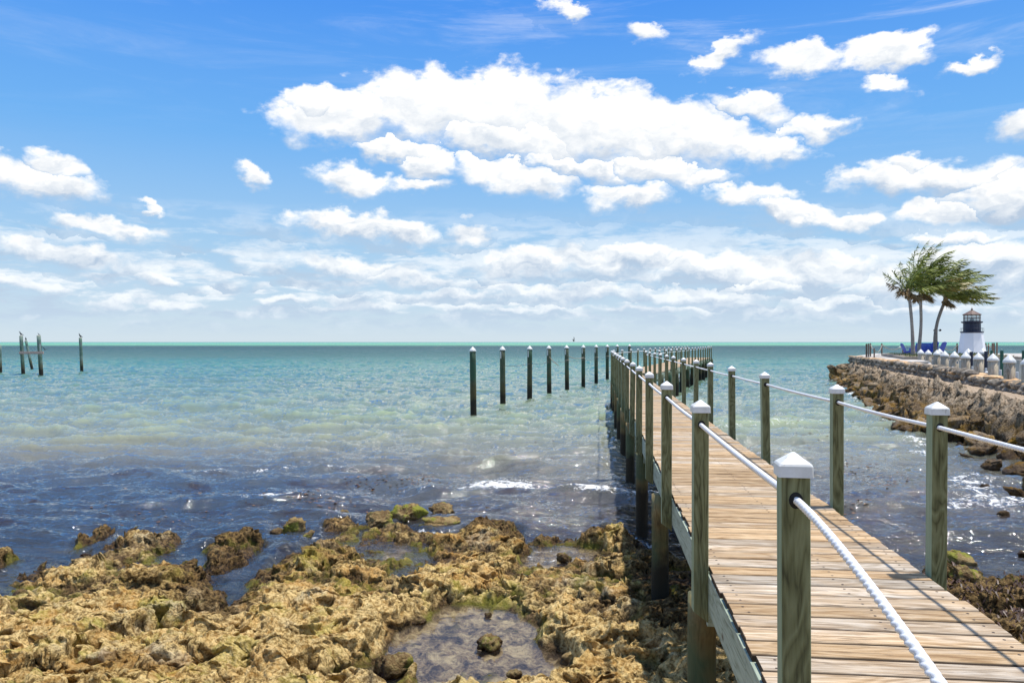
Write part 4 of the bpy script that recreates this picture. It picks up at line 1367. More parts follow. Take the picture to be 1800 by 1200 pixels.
def flying_bird(loc, rz, roll, label, sc=1.0, up=0.5):
    bm = bmesh.new()
    sk = bm.verts.layers.skin.verify()
    def V_(p, r):
        v = bm.verts.new(Vector(p) * sc); v[sk].radius = (r * sc, r * sc); return v
    c = V_((0, 0, 0), .055); ch = V_((0, -.12, .01), .045); nk = V_((0, -.2, .03), .025); hd = V_((0, -.26, .04), .03); bk = V_((0, -.36, .03), .008)
    tl = V_((0, .16, 0), .03); t2 = V_((0, .27, .01), .02)
    for a, b_ in ((c, ch), (ch, nk), (nk, hd), (hd, bk), (c, tl), (tl, t2)): bm.edges.new((a, b_))
    c[sk].use_root = True
    me = bpy.data.meshes.new('flying_bird'); bm.to_mesh(me); bm.free(); me.materials.append(M_BIRD)
    o = bpy.data.objects.new('flying_bird', me); COL.objects.link(o)
    o.modifiers.new('skin', 'SKIN'); s2 = o.modifiers.new('sub', 'SUBSURF'); s2.levels = 1; s2.render_levels = 1
    o.location = loc; o.rotation_euler = (0, roll, rz)
    for s_ in (-1, 1):
        mb = MB()
        sec = [(0.03, -.10, .10, 0.0), (.22, -.13, .07, up * .20), (.45, -.08, .08, up * .34), (.72, .06, .10, up * .55)]
        vs = []
        for (x, y0, y1, z) in sec:
            vs += [(s_ * x, y0, z), (s_ * x, y1, z), (s_ * x, y1, z + .012), (s_ * x, y0, z + .022)]
        fs = []
        for i in range(3):
            for q in range(4):
                a = i * 4 + q; b_ = i * 4 + (q + 1) % 4
                fs.append((a, b_, b_ + 4, a + 4))
        fs += [(0, 1, 2, 3), (12, 13, 14, 15)]
        mb.add([Vector(v) * sc for v in vs], fs)
        mb.build('wing', M_BIRD, o)
    tag(o, label, 'bird', 'sea birds on and around the old pilings')
    return o


flying_bird(((79 - 900) / F * 70, 70, EYE - 13.5 * 70 / F), R(60), R(12), 'dark bird flying low over the water right of the crossbeam', 0.55, 0.9)
flying_bird(((1008.5 - 900) / F * 60, 60, EYE + 1.5 * 60 / F), R(70), R(-20), 'tiny dark bird gliding at the horizon above the capped piling row', 0.36, 1.3)

# ------------------------------------------------------------------ rock jetty on the right
def jw(y): return 4.4 + 0.34 * y + 1.7 * sstep(27, 19.5, np.asarray(y, float))                 # water line
def js(y): return 13.7 + 0.30 * (y - 21.3) + 0.35 * sstep(24, 19, np.asarray(y, float))       # outer edge of the ledge
def jf(y): return 16.0 + 0.273 * (y - 25)        # face of the low wall


jy = np.concatenate([np.linspace(9, 60, 760), np.linspace(60.1, 63, 20)])
NU = 150
uu = np.linspace(0, 1, NU)
JY = np.repeat(jy[:, None], NU, 1)
a_w, a_s, a_f = jw(JY), js(JY), jf(JY)
x0, x1 = a_w - 1.6, a_f + 1.6
JX = x0 + (x1 - x0) * (uu[None, :] ** 1.0)
endf = sstep(62.5, 58.0, JY)
d1 = (JX - a_w + 0.25) / (a_s - a_w + 0.25)
slope = np.where(d1 < 0, d1 * 1.2, 1.34 * np.clip(d1, 0, 1) ** 0.85)
wall = sstep(-0.12, 0.02, JX - a_f) * 0.30 * sstep(18, 22, JY)
back = sstep(0.60, 0.9, JX - a_f) * 3.0 * sstep(46, 43, JY)
JH = slope + wall - back
JH = JH * endf - 0.6 * (1 - endf)
mslope = sstep(1.12, 0.88, d1) * sstep(-0.6, -0.1, d1)
strata = fbm(JX * 1.5 + JY * 0.5, JY * 0.55 - JX * 0.8, octv=5)
JH = JH + mslope * (0.20 * fbm(JX * 0.8, JY * 0.8, octv=4) + 0.22 * strata + 0.20 * (ridged(JX * 2.2, JY * 2.2, octv=5, gain=.6) - 1.2)) * np.clip(0.4 + a_s - a_w, .5, 1.4) * .8
w1_, w2_ = worley(JX * 1.1, JY * 1.1)
w3_, w4_ = worley(JX * 2.6 + 4, JY * 2.6)
w5_, w6_ = worley(JX * 5.5 + 9, JY * 5.5)
JH = JH + mslope * (0.22 * (0.40 - w1_) + 0.22 * (0.4 - w3_) - 0.10 * sstep(0.12, 0.0, w4_ - w3_) + 0.08 * (0.4 - w5_)) + (1 - mslope) * 0.04 * fbm(JX * 2, JY * 2, octv=4)
JXd = JX + mslope * 0.20 * fbm(JX * 1.4, JY * 1.4, JH * 1.4, octv=3)
JYd = JY + mslope * 0.20 * fbm(JX * 1.4 + 50, JY * 1.4, JH * 1.4, octv=3)
jet = mesh_np('rock_jetty', np.stack([JXd, JYd, JH], -1).reshape(-1, 3), quads=grid_quads(len(jy), NU), mat=M_JETTY)
tag(jet, 'brown and ochre rubble jetty with a pale ledge path, running out to the palms', 'jetty')


def rock_mesh(seed, sub=4, cuts=9, rough=0.10, flat=1.0):
    rr = np.random.RandomState(seed)
    bm = bmesh.new(); bmesh.ops.create_icosphere(bm, subdivisions=sub, radius=1.0)
    co = np.array([v.co[:] for v in bm.verts])
    for _ in range(cuts):
        n = rr.normal(size=3); n /= np.linalg.norm(n)
        d = rr.uniform(0.45, 0.85)
        t = co @ n - d
        co = co - np.clip(t, 0, None)[:, None] * n * 0.95
    nr = co / np.linalg.norm(co, axis=1)[:, None]
    o = rr.uniform(0, 50, 3)
    dd = rough * 1.6 * fbm(co[:, 0] * 1.3 + o[0], co[:, 1] * 1.3 + o[1], co[:, 2] * 1.3, octv=5, gain=.58) + rough * 0.9 * (ridged(co[:, 0] * 2.6 + o[2], co[:, 1] * 2.6, co[:, 2] * 2.6, octv=3) - 1)
    co = co + nr * dd[:, None]
    co[:, 2] *= flat
    for v, c in zip(bm.verts, co): v.co = c
    me = bpy.data.meshes.new('boulder'); bm.to_mesh(me); bm.free()
    me.polygons.foreach_set('use_smooth', np.ones(len(me.polygons), bool))
    return me


random.seed(21)
bmeshes = [rock_mesh(40 + i, 4, 13, 0.12) for i in range(8)]
for me in bmeshes: me.materials.append(M_BOULDER)


def boulder(x, y, z, s, i, label, group, cat='boulder', name='boulder', sc=(1, 1, .75), meshes=bmeshes):
    o = bpy.data.objects.new(name, meshes[i % len(meshes)]); COL.objects.link(o)
    o.location = (x, y, z); o.rotation_euler = (random.uniform(-.5, .5), random.uniform(-.5, .5), random.uniform(0, 6.28))
    o.scale = (s * sc[0] * random.uniform(.85, 1.25), s * sc[1] * random.uniform(.8, 1.15), s * sc[2] * random.uniform(.75, 1.2))
    return tag(o, label, cat, group)


GJ = 'boulders piled along the jetty'
k = 0
y = 19.5
while y < 60.5:
    for q in range(3):
        yy = y + random.uniform(-.4, .4)
        t = random.choice([0.0, 0.05, 0.2, 0.35, 0.5, 0.65, 0.8])
        xx = jw(yy) - 0.35 + t * (js(yy) - jw(yy) + .3) + random.uniform(-.15, .15)
        zz = -0.05 + 1.25 * t * min(1, (js(yy) - jw(yy)) / 1.2 + .4)
        s = random.uniform(0.24, 0.62) * (1.0 if t < .4 else .8)
        lab = ('dark wet boulder at the water foot of the rock jetty' if t < 0.1 else 'angular brown boulder lodged in the slope of the rock jetty')
        boulder(xx, yy, zz, s, k, lab, GJ); k += 1
    y += 0.58 if y < 40 else 0.74
# the near spur of boulders in the water right of the rail
for (px, py, w, lab) in ((1720, 800, 62, 'flat brown boulder at the left tip of the near boulder spur'), (1768, 800, 70, 'tan topped boulder in the near spur, behind the flat one'), (1795, 835, 70, 'large brown boulder of the near spur at the right edge'),
                         (1745, 820, 50, 'dark purple brown boulder low in the middle of the near spur'), (1790, 872, 56, 'dark wet boulder nearest the camera in the near spur'), (1825, 860, 80, 'big boulder of the near spur cut by the right edge'),
                         (1730, 856, 24, 'small yellow green rock awash beside the near spur'), (1762, 905, 26, 'small weedy rock awash below the near spur'), (1700, 806, 30, 'low dark rock awash left of the near spur'), (1840, 800, 90, 'tall ochre boulder at the root of the near spur'),
                         (1800, 785, 80, 'broad tan boulder where the near spur joins the jetty'), (1748, 768, 60, 'ochre boulder behind the near spur against the jetty'), (1705, 770, 40, 'dark boulder at the jetty foot above the near spur')):
    Y = F * 2.93 / (py - 601.0); X = (px - 900) / F * Y; s = w / F * Y * 0.5
    boulder(X, Y, s * 0.18, s, k, lab, 'boulder spur beside the boardwalk', sc=(1, .9, .62)); k += 1
for (px, py, w, lab) in ((1478, 655, 14, 'small dark rock awash off the jetty tip, farther one'), (1474, 672, 20, 'small dark rock awash off the jetty tip, nearer one'), (1490, 690, 26, 'long low rock awash beside the jetty tip'), (1520, 703, 30, 'long low dark rock awash beside the outer jetty')):
    Y = F * 2.93 / (py - 601.0); X = (px - 900) / F * Y; s = w / F * Y * 0.5
    boulder(X, Y, 0.02, s, k, lab, 'rocks awash off the jetty', cat='rock', name='rock', sc=(1.1, .8, .45)); k += 1
for i in range(34):
    t = i / 33
    xx = 24.2 + t * 10 + random.uniform(-.5, .3); yy = 59.5 + t * 17 + random.uniform(-.4, .6)
    boulder(xx, yy, random.uniform(.2, 1.0), random.uniform(.35, .6), i, 'brown boulder armouring the seaward side of the concrete terrace', GJ)
for i, (px, py, w) in enumerate([(1788, 645, 16), (1797, 640, 18), (1806, 648, 18), (1780, 650, 12), (1794, 652, 14), (1815, 640, 22)]):
    Y = 62; boulder((px - 900) / F * Y, Y + i * .3, EYE - (py - 601) * Y / F, w / F * Y * .6, i, 'dark rock of the breakwater behind the green pilings at the right edge', 'rocks of the far breakwater', cat='rock', name='rock', sc=(1, 1, .9))

# dry laid wall with flat coping stones
wroot = empty('stone_wall', (jf(40), 40, 1.3))
tag(wroot, 'low dry stone wall with tan coping slabs along the landward side of the jetty', 'wall')
wroot.location = (0, 0, 0)
ico = bmesh.new(); bmesh.ops.create_icosphere(ico, subdivisions=3, radius=1.0)
icv = np.array([v.co[:] for v in ico.verts]); icf = np.array([[v.index for v in f.verts] for f in ico.faces]); ico.free()
Vs, Fs, Rs = [], [], []; nb = 0
rr = np.random.RandomState(3)
y = 18.5
while y < 59.5:
    for row_ in range(2 if y < 30 else 3):
        w = rr.uniform(.14, .30); hh = rr.uniform(.11, .17); yy = y + rr.uniform(-.1, .1)
        zb = 1.36 + 0.20 * row_ + rr.uniform(-.02, .02)
        c = np.array([jf(yy) - 0.04 + row_ * 0.03 + rr.uniform(-.05, .03), yy, zb])
        co = icv.copy()
        for _ in range(4):
            n = rr.normal(size=3); n /= np.linalg.norm(n); t_ = co @ n - rr.uniform(.5, .8); co -= np.clip(t_, 0, None)[:, None] * n
        co += 0.1 * fbm(co[:, 0] * 2 + c[1] * 7, co[:, 1] * 2, co[:, 2] * 2, octv=3)[:, None] * icv
        co = co * np.array([.24, w, hh]) * 1.12 + c
        Vs.append(co); Fs.append(icf + nb); Rs.append(np.full(len(co), rr.rand())); nb += len(co)
    y += 0.33
mesh_np('rubble_courses', np.concatenate(Vs), tris=np.concatenate(Fs), mat=M_WALL, parent=wroot, attrs={'rnd': np.concatenate(Rs)})
Vs, Fs, Rs = [], [], []; nb = 0
y = 18.2
while y < 59.5:
    L = rr.uniform(.5, 1.15)
    yy = y + L / 2; top = 1.70 if y < 29 else 1.90 + 0.02 * rr.normal()
    top = 1.66 + 0.25 * float(sstep(20, 44, np.array(yy))) + 0.015 * rr.normal()
    co = icv.copy()
    co = np.sign(co) * np.abs(co) ** 0.55
    co += 0.16 * fbm(icv[:, 0] * 1.7 + yy * 3, icv[:, 1] * 1.7, icv[:, 2] * 1.7, octv=4)[:, None] * icv
    co = co * np.array([rr.uniform(.30, .42), L * .52, rr.uniform(.05, .085)])
    a = rr.normal() * .1 - .26
    cx = co[:, 0] * math.cos(a) - co[:, 1] * math.sin(a); cy = co[:, 0] * math.sin(a) + co[:, 1] * math.cos(a)
    co = np.stack([cx, cy, co[:, 2] + cx * rr.normal() * .06], 1) + np.array([jf(yy) + .20 + rr.uniform(-.06, .06), yy, top - 0.07])
    Vs.append(co); Fs.append(icf + nb); Rs.append(np.full(len(co), rr.rand())); nb += len(co)
    y += L * 0.96
mesh_np('coping', np.concatenate(Vs), tris=np.concatenate(Fs), mat=M_COPING, parent=wroot, attrs={'rnd': np.concatenate(Rs)})

# concrete terrace
PADZ = 1.88
def prism(name, poly, z0, z1, mat, parent=None, loc=None):
    mb = MB(); n = len(poly)
    mb.add([(x, y, z0) for x, y in poly] + [(x, y, z1) for x, y in poly],
           [tuple(range(n))[::-1], tuple(range(n, 2 * n))] + [(i, (i + 1) % n, (i + 1) % n + n, i + n) for i in range(n)])
    return mb.build(name, mat, parent, loc=loc)


M_CONC = simple_mat('pale_concrete', (0.46, 0.42, 0.37), 0.9, 0, 0.18, 1.5, 0.01)
M_CURB = simple_mat('grey_curb', (0.27, 0.24, 0.20), 0.9, 0, 0.3, 2.5, 0.01)
tag(prism('concrete_terrace', [(21.45, 43.2), (22.9, 43.6), (24.6, 47.9), (30.5, 47.9), (58, 62), (58, 75), (34.5, 75.5), (25.2, 59.2), (24.3, 54.5)], -1.0, PADZ, M_CONC),
    'pale concrete terrace at the end of the jetty, under the chairs and lighthouse', 'terrace', kind='structure')
planter = empty('planter_bed', (28, 52, PADZ))
tag(planter, 'stone edged planting bed round the feet of the three palms', 'planter')
planter.location = (0, 0, 0)
pl = [(23.9, 48.6), (31.2, 48.6), (37.5, 63.0), (29.2, 63.0)]
def inset(poly, d):
    cx = sum(p[0] for p in poly) / len(poly); cy = sum(p[1] for p in poly) / len(poly)
    return [(x + (cx - x) * d, y + (cy - y) * d) for x, y in poly]
prism('curb', pl, PADZ - .05, PADZ + 0.16, M_CURB, planter)
prism('soil', inset(pl, .06), PADZ, PADZ + 0.175, simple_mat('sandy_soil', (0.23, 0.18, 0.11), 0.95, 0, 0.4, 4, 0.01), planter)
mb = MB(); random.seed(4)
for i in range(2600):
    a, b_ = random.random(), random.random()
    q = inset(pl, .1); x = (q[0][0] * (1 - a) + q[1][0] * a) * (1 - b_) + (q[3][0] * (1 - a) + q[2][0] * a) * b_
    y = q[0][1] * (1 - b_) + q[3][1] * b_
    if mnoise.noise(Vector((x * .5, y * .5, 0))) < -0.05: continue
    h = random.uniform(.05, .16); an = random.uniform(0, 3.14); dx, dy = math.cos(an) * .02, math.sin(an) * .02
    lx = random.uniform(0, .08)
    mb.add([(x - dx, y - dy, PADZ + .17), (x + dx, y + dy, PADZ + .17), (x + lx, y, PADZ + .17 + h)], [(0, 1, 2)])
tag(mb.build('planter_grass', simple_mat('low_grass', (0.12, 0.16, 0.04), 0.8, 0, 0.4, 2)), 'sparse yellow green grass on the bed under the palms', 'grass', kind='stuff')


def at(px, py, Y): return Vector(((px - 900) / F * Y, Y, EYE - (py - 601) * Y / F))


# ------------------------------------------------------------------ palms
M_TRUNK = wood_mat('palm_trunk', (0.13, 0.11, 0.09), (0.27, 0.235, 0.20), (0.40, 0.35, 0.30), 'x', 0.5, knots=False)


def frond_mat(name, a, b_):
    m, nt, b = new_mat(name)
    rnd = nt.attr('rnd').outputs['Fac']
    n = nt.noise(nt.pos(), 2.2, 3)
    f = nt.math('ADD', nt.math('MULTIPLY', rnd, 0.7), nt.math('MULTIPLY', n, 0.45))
    nt.put(b.inputs['Base Color'], nt.mix(f, a, b_))
    b.inputs['Roughness'].default_value = 0.45
    b.inputs['Specular IOR Level'].default_value = 0.4
    return m


M_LEAF = frond_mat('palm_leaf_green', (0.030, 0.062, 0.010), (0.34, 0.37, 0.07))
M_LEAFY = frond_mat('palm_leaf_yellowing', (0.16, 0.15, 0.03), (0.36, 0.27, 0.07))
M_LEAFB = frond_mat('palm_leaf_dry', (0.12, 0.08, 0.03), (0.30, 0.19, 0.08))
M_STALK = simple_mat('palm_rachis', (0.20, 0.19, 0.05), 0.6)


def frond(parent, base, d0, L, wind, bend, mat, seed, ll=0.75, droop=0.35, n=40, left=False):
    rr = random.Random(seed)
    mb = MB()
    p = Vector(base); d = Vector(d0).normalized(); W_ = Vector(wind).normalized()
    pts = []
    N = 14
    for i in range(N + 1):
        pts.append(p.copy())
        t = i / N
        d = (d + (W_ + Vector((0, 0, -droop * t))) * bend / N * (0.5 + 1.6 * t)).normalized()
        p = p + d * (L / N)
    mb.tube([q - pts[0] for q in pts], [0.030 * (1 - .85 * i / N) + .004 for i in range(N + 1)], n=5)
    for k in range(n):
        t = 0.10 + 0.90 * k / n
        f = t * N; i = min(int(f), N - 1); q = pts[i].lerp(pts[i + 1], f - i) - pts[0]
        tan = (pts[i + 1] - pts[i]).normalized()
        side = tan.cross(Vector((0, 0, 1))).normalized()
        upv = side.cross(tan)
        l = ll * math.sin(math.pi * min(1, (0.14 + t * .90))) ** 0.6 * rr.uniform(.8, 1.15)
        for s_ in (-1, 1):
            if rr.random() < .07: continue
            dr = (tan * 0.75 + side * s_ * rr.uniform(.35, .75) + W_ * rr.uniform(.10, .55) + Vector((0, 0, -rr.uniform(.10, .80))) + upv * rr.uniform(-.1, .2)).normalized()
            wdt = dr.cross(Vector((rr.uniform(-.4, .4), rr.uniform(-1, 1), rr.uniform(.3, 1)))).normalized() * 0.030
            m1 = q + dr * l * .5 + Vector((0, 0, -.02)); e = q + dr * l + Vector((0, 0, -.10 * l)) + W_ * .08 * l
            mb.add([q - wdt * .6, q + wdt * .6, m1 + wdt, m1 - wdt, e], [(0, 1, 2, 3), (3, 2, 4)])
    return mb.build('frond', mat, parent, loc=pts[0])


def palm(label, base_px, crown_px, Y, ctrl, r0, specs, seed, top_bulge=True):
    rr = random.Random(seed)
    b0 = at(*base_px, Y); b0.z = PADZ + 0.16
    root = empty('coconut_palm', b0)
    tag(root, label, 'palm tree', 'wind blown palms at the end of the jetty')
    c = at(*crown_px, Y) - b0
    pts = []
    for i in range(25):
        t = i / 24
        x = c.x * t + ctrl(t); pts.append(Vector((x, 0, -0.15 + (c.z + .15) * t)))
    mb = MB(); mb.tube(pts, [r0 * (1.35 - .35 * min(1, t * 6) - .25 * t) * (1 + .05 * math.sin(t * 160)) for t in [i / 24 for i in range(25)]], n=12, jit=.03)
    mb.build('trunk', M_TRUNK, root, smooth=True)
    mb = MB(); mb.lathe([(r0 * .75, -.45), (r0 * 1.25, -.15), (r0 * 1.3, .05), (r0 * .6, .3)], c=tuple(c), n=10)
    for i in range(9):
        a = rr.uniform(0, 6.28); x, y = math.cos(a) * .2, math.sin(a) * .2
        z = -rr.uniform(.1, .45)
        mb.lathe([(.02, -.11), (.085, -.05), (.095, .02), (.05, .1), (.01, .12)], c=(c.x + x, c.y + y, c.z + z), n=7)
    mb.build('crown_heart', M_LEAFB, root, smooth=True)
    for k, (az_, el, L, bend, mt, droop) in enumerate(specs):
        d0 = (math.cos(R(el)) * math.cos(R(az_)), math.cos(R(el)) * math.sin(R(az_)), math.sin(R(el)))
        frond(root, c + Vector((0, 0, .1)), d0, L, (1, 0.12, 0.0), bend, mt, seed * 100 + k, droop=droop)
    return root


rr = random.Random(8)
def specs(n, Ls, elr, azr, bend, seed, droop=(.2, .9)):
    r_ = random.Random(seed); out = []
    for i in range(n):
        out.append((r_.uniform(*azr), r_.uniform(*elr), r_.uniform(*Ls), r_.uniform(*bend), M_LEAF, r_.uniform(*droop)))
    return out


# azimuth 0 = to the right (down wind), 180 = to the left
s1 = specs(9, (1.9, 2.8), (10, 85), (-80, 80), (.5, 1.1), 3) + [(170, 38, 2.25, .05, M_LEAF, .0), (165, 52, 1.9, .12, M_LEAF, .1), (176, 22, 1.7, .05, M_LEAFB, .3), (190, 2, .8, .1, M_LEAFB, .6), (60, -30, .8, .5, M_LEAFB, .8), (-50, -35, .8, .6, M_LEAFB, .8)]
s2 = specs(30, (2.8, 4.5), (35, 110), (-180, 180), (.75, 1.8), 5, (.2, .9)) + specs(10, (2.4, 3.4), (0, 50), (-70, 70), (.8, 1.3), 15) + \
     [(-12, 10, 4.3, .45, M_LEAFY, .40), (-30, 18, 3.6, .6, M_LEAFY, .5), (20, -25, 1.1, .4, M_LEAFB, .8), (-60, -40, .9, .5, M_LEAFB, .9), (120, -35, .8, .6, M_LEAFB, .9), (-10, 30, 3.2, .5, M_LEAFY, .7)]
s3 = specs(25, (2.8, 4.3), (25, 105), (-170, 170), (.8, 1.9), 6, (.3, 1.0)) + specs(12, (2.6, 3.9), (0, 55), (-60, 60), (.8, 1.4), 16, (.3, .8)) + \
     [(-8, 4, 4.1, .5, M_LEAFY, .62), (-15, -4, 3.5, .5, M_LEAF, .6), (25, 10, 3.6, .6, M_LEAFY, .7), (10, 0, 3.0, .6, M_LEAF, .9), (-100, -35, .8, .6, M_LEAFB, .9)]
palm('leftmost palm, small crown with fronds sticking out to the left', (1605, 624), (1597.5, 515), 56.0, lambda t: 0.07 * math.sin(math.pi * t), 0.125, s1, 3)
palm('middle palm of the three, tallest dense crown swept to the right', (1614.5, 622), (1618.5, 517), 58.5, lambda t: 0.10 * math.sin(math.pi * t) * math.sin(math.pi * t), 0.125, s2, 4)
palm('rightmost palm with curved trunk, crown blown toward the lighthouse', (1645, 622), (1662, 527), 60.0, lambda t: -0.34 * math.sin(math.pi * t) ** 1.0, 0.135, s3, 5)

# twin spotlight pole
pr = empty('twin_spotlight', at(1647.5, 604, 62)); pr.location.z = PADZ
tag(pr, 'thin pole with two small spotlights on a crossbar, behind the curved palm', 'light pole')
hz_ = EYE + 20.5 * 62 / F - PADZ
mb = MB(); mb.tube([(0, 0, 0), (0, 0, hz_)], .025, n=8); mb.tube([(-.24, 0, hz_), (.24, 0, hz_)], .02, n=8); mb.build('pole', M_HOLE, pr)
for s_ in (-1, 1):
    mb = MB(); mb.lathe([(.03, -.06), (.07, -.04), (.085, .06), (.07, .065)], n=12); o = mb.build('lamp', simple_mat('dark_metal', (.03, .03, .035), .5, .5), pr, loc=(s_ * .22, 0, hz_), rot=(R(60), 0, 0))

# ------------------------------------------------------------------ little lighthouse
LY = 66.0; LP = LY / F
lz = at(1708.5, 622, LY)
lh = empty('lighthouse', (lz.x, LY, PADZ))
tag(lh, 'small decorative lighthouse, white tapering tower with navy top and caged lantern', 'lighthouse')
M_WHITEP = simple_mat('white_tower_paint', (0.80, 0.81, 0.82), 0.55, 0, 0.03, 2)
M_NAVY = simple_mat('navy_paint', (0.012, 0.018, 0.045), 0.4)
M_ROOF = simple_mat('weathered_copper_brown', (0.13, 0.075, 0.055), 0.6, 0, .25, 5)
def zpx(y): return EYE - (y - 601) * LP - PADZ
z1 = zpx(585)
mb = MB(); mb.lathe([(1.10, 0.0), (1.10, .05), (1.06, .06), (.82, z1)], n=8, rot=R(22.5)); mb.build('tower', M_WHITEP, lh)
mb = MB(); mb.lathe([(.80, z1), (.86, z1 + .02), (.88, z1 + .10), (.82, z1 + .12)], n=8, rot=R(22.5)); mb.build('lower_gallery', M_NAVY, lh)
z2 = zpx(567)
mb = MB(); mb.lathe([(.685, z1 + .1), (.66, z1 + .2), (.655, z2)], n=16, rot=0); mb.build('drum', M_NAVY, lh)
mb = MB(); mb.lathe([(.66, z2 - .06), (.80, z2), (.81, z2 + .09), (.66, z2 + .10)], n=16); mb.build('upper_gallery', M_NAVY, lh)
mb = MB(); zr = z1 + .38
for k in range(12):
    a = k * math.pi / 6; mb.tube([(math.cos(a) * .85, math.sin(a) * .85, z1 + .1), (math.cos(a) * .85, math.sin(a) * .85, zr)], .012, n=5)
mb.tube([(math.cos(a) * .85, math.sin(a) * .85, zr) for a in np.linspace(0, 2 * math.pi, 25)], .014, n=5); mb.build('railing', M_NAVY, lh)
z3 = zpx(553.5)
gm, gn, gb = new_mat('lantern_glass'); gb.inputs['Base Color'].default_value = (.55, .66, .62, 1); gb.inputs['Roughness'].default_value = .1; gb.inputs['Alpha'].default_value = 0.45
mb = MB(); mb.lathe([(.60, z2 + .1), (.60, z3)], n=12); mb.build('lantern_glazing', gm, lh)
mb = MB()
for k in range(12):
    a = k * math.pi / 6; mb.tube([(math.cos(a) * .62, math.sin(a) * .62, z2 + .1), (math.cos(a) * .62, math.sin(a) * .62, z3)], .020, n=5)
for zz in (z2 + .12, (z2 + .1 + z3) / 2, z3):
    mb.tube([(math.cos(a) * .62, math.sin(a) * .62, zz) for a in np.linspace(0, 2 * math.pi, 25)], .020, n=5)
mb.build('lantern_bars', M_ROOF, lh)
z4 = zpx(546)
mb = MB(); mb.lathe([(.70, z3), (.71, z3 + .04), (.42, z3 + .20), (.16, z4), (.06, z4 + .05)], n=12); mb.build('roof', M_ROOF, lh, smooth=False)
mb = MB(); mb.lathe([(.03, z4), (.045, z4 + .05), (.10, z4 + .10), (.05, z4 + .17), (.02, z4 + .20), (.018, zpx(539.5))], n=10); mb.build('finial', M_ROOF, lh, smooth=True)
mb = MB(); mb.lathe([(.05, z2 + .1), (.16, z2 + .14), (.18, z2 + .34), (.1, z2 + .42)], n=12); mb.build('lamp', M_WHITEP, lh, smooth=True)

# ------------------------------------------------------------------ blue chairs
M_BLUE = simple_mat('bright_blue_paint', (0.012, 0.06, 0.42), 0.45, 0, 0.15, 3)


def adirondack(loc, rz, width, nsl, label, name='adirondack_chair', cat='chair', sc=1.0):
    root = empty(name, loc, rz); tag(root, label, cat, 'blue slatted seats on the terrace')
    root.scale = (sc, sc, sc)
    # faces local -y
    w = width
    mb = MB(); n = nsl
    for i in range(n):
        x = -w / 2 + w * (i + .5) / n
        h = 0.80 - 0.10 * abs((x / (w / 2))) ** 2 * (1 if n < 8 else 0)
        Mx = Matrix.Translation((x, .18, .26)) @ Matrix.Rotation(R(-24), 4, 'X')
        mb.box((0, 0, h / 2), (w / n * .86, .02, h), Mx)
    mb.build('backrest', M_BLUE, root)
    mb = MB()
    for i in range(6):
        y = .16 - i * .10; mb.box((0, y, .28 + i * .022), (w, .085, .02), Matrix.Translation((0, 0, 0)))
    mb.build('seat', M_BLUE, root)
    xs = [-w / 2 - .02, w / 2 + .02] if w < 1 else [-w / 2 - .02, 0, w / 2 + .02]
    for x in xs:
        mb = MB(); mb.box((x, -.10, .56), (.13, .72, .022)); mb.build('armrest', M_BLUE, root)
        mb = MB(); mb.box((x, -.36, .27), (.028, .10, .54)); mb.build('leg', M_BLUE, root)
        mb = MB()
        Mx = Matrix.Translation((x, .02, .22)) @ Matrix.Rotation(R(-16), 4, 'X'); mb.box((0, 0, 0), (.028, .95, .10), Mx)
        mb.build('side_rail', M_BLUE, root)
    return root


def chairpos(px, Y): p = at(px, 610, Y); return (p.x, Y, PADZ)
adirondack(chairpos(1595, 65), R(90), .55, 6, 'blue adirondack chair seen side on, left of the long bench', sc=.98)
adirondack(chairpos(1624.5, 65.5), R(180), 1.85, 16, 'long blue slatted bench seen from behind, between the palm trunks', 'slatted_bench', 'bench', sc=1.0)
adirondack(chairpos(1650, 64.6), R(205), .56, 6, 'blue adirondack chair right of the long bench beside the curved trunk', sc=1.1)
adirondack(chairpos(1639, 67.5), R(180), .50, 5, 'blue chair back showing just behind the right end of the long bench', sc=1.15)

# ------------------------------------------------------------------ rope fence round the terrace
GF = 'brown posts of the terrace rope fence'
fence = [(1523, 604, 56.0, .055), (1526.5, 603.5, 57.5, .055), (1530, 603, 59, .055), (1536.7, 612, 55.0, .05), (1550, 603.3, 72.5, .07), (1656.5, 604, 72, .07), (1682.5, 603.3, 72, .07),
         (1715, 602.5, 70, .075), (1729, 602.5, 71, .075), (1733, 602.8, 73, .055), (1737.6, 603, 72, .055), (1745, 602.6, 68, .085), (1747.5, 602.5, 70, .06), (1752.4, 602, 69, .065), (1587, 604.5, 74, .06)]
desc = ['first brown post of the cluster at the terrace corner', 'second brown post of the cluster at the terrace corner', 'third brown post of the cluster at the terrace corner', 'shorter brown post just right of the corner cluster',
        'lone brown rope post on the pale terrace left of the chairs', 'brown rope post just right of the blue chairs', 'brown rope post left of the lighthouse',
        'brown rope post right beside the lighthouse foot', 'brown rope post second from the lighthouse', 'slim brown post third right of the lighthouse', 'slim brown post fourth right of the lighthouse', 'thickest brown post right of the lighthouse',
        'slim brown post touching the thick one', 'last brown post at the right of the rope fence', 'brown rope post behind the side on blue chair']
tops = []
for (px, py, Y, r), ds in zip(fence, desc):
    p = at(px, py, Y)
    mb = MB(); h = p.z - PADZ
    mb.tube([(0, 0, -.3), (0, 0, h * .5), (0, 0, h - .03), (0, 0, h)], [r, r, r, r * .8], n=12)
    o = mb.build('fence_post', M_BROWN, smooth=False, loc=(p.x, Y, PADZ)); tag(o, ds, 'post', GF); tops.append(Vector((p.x, Y - r, p.z - .12)))
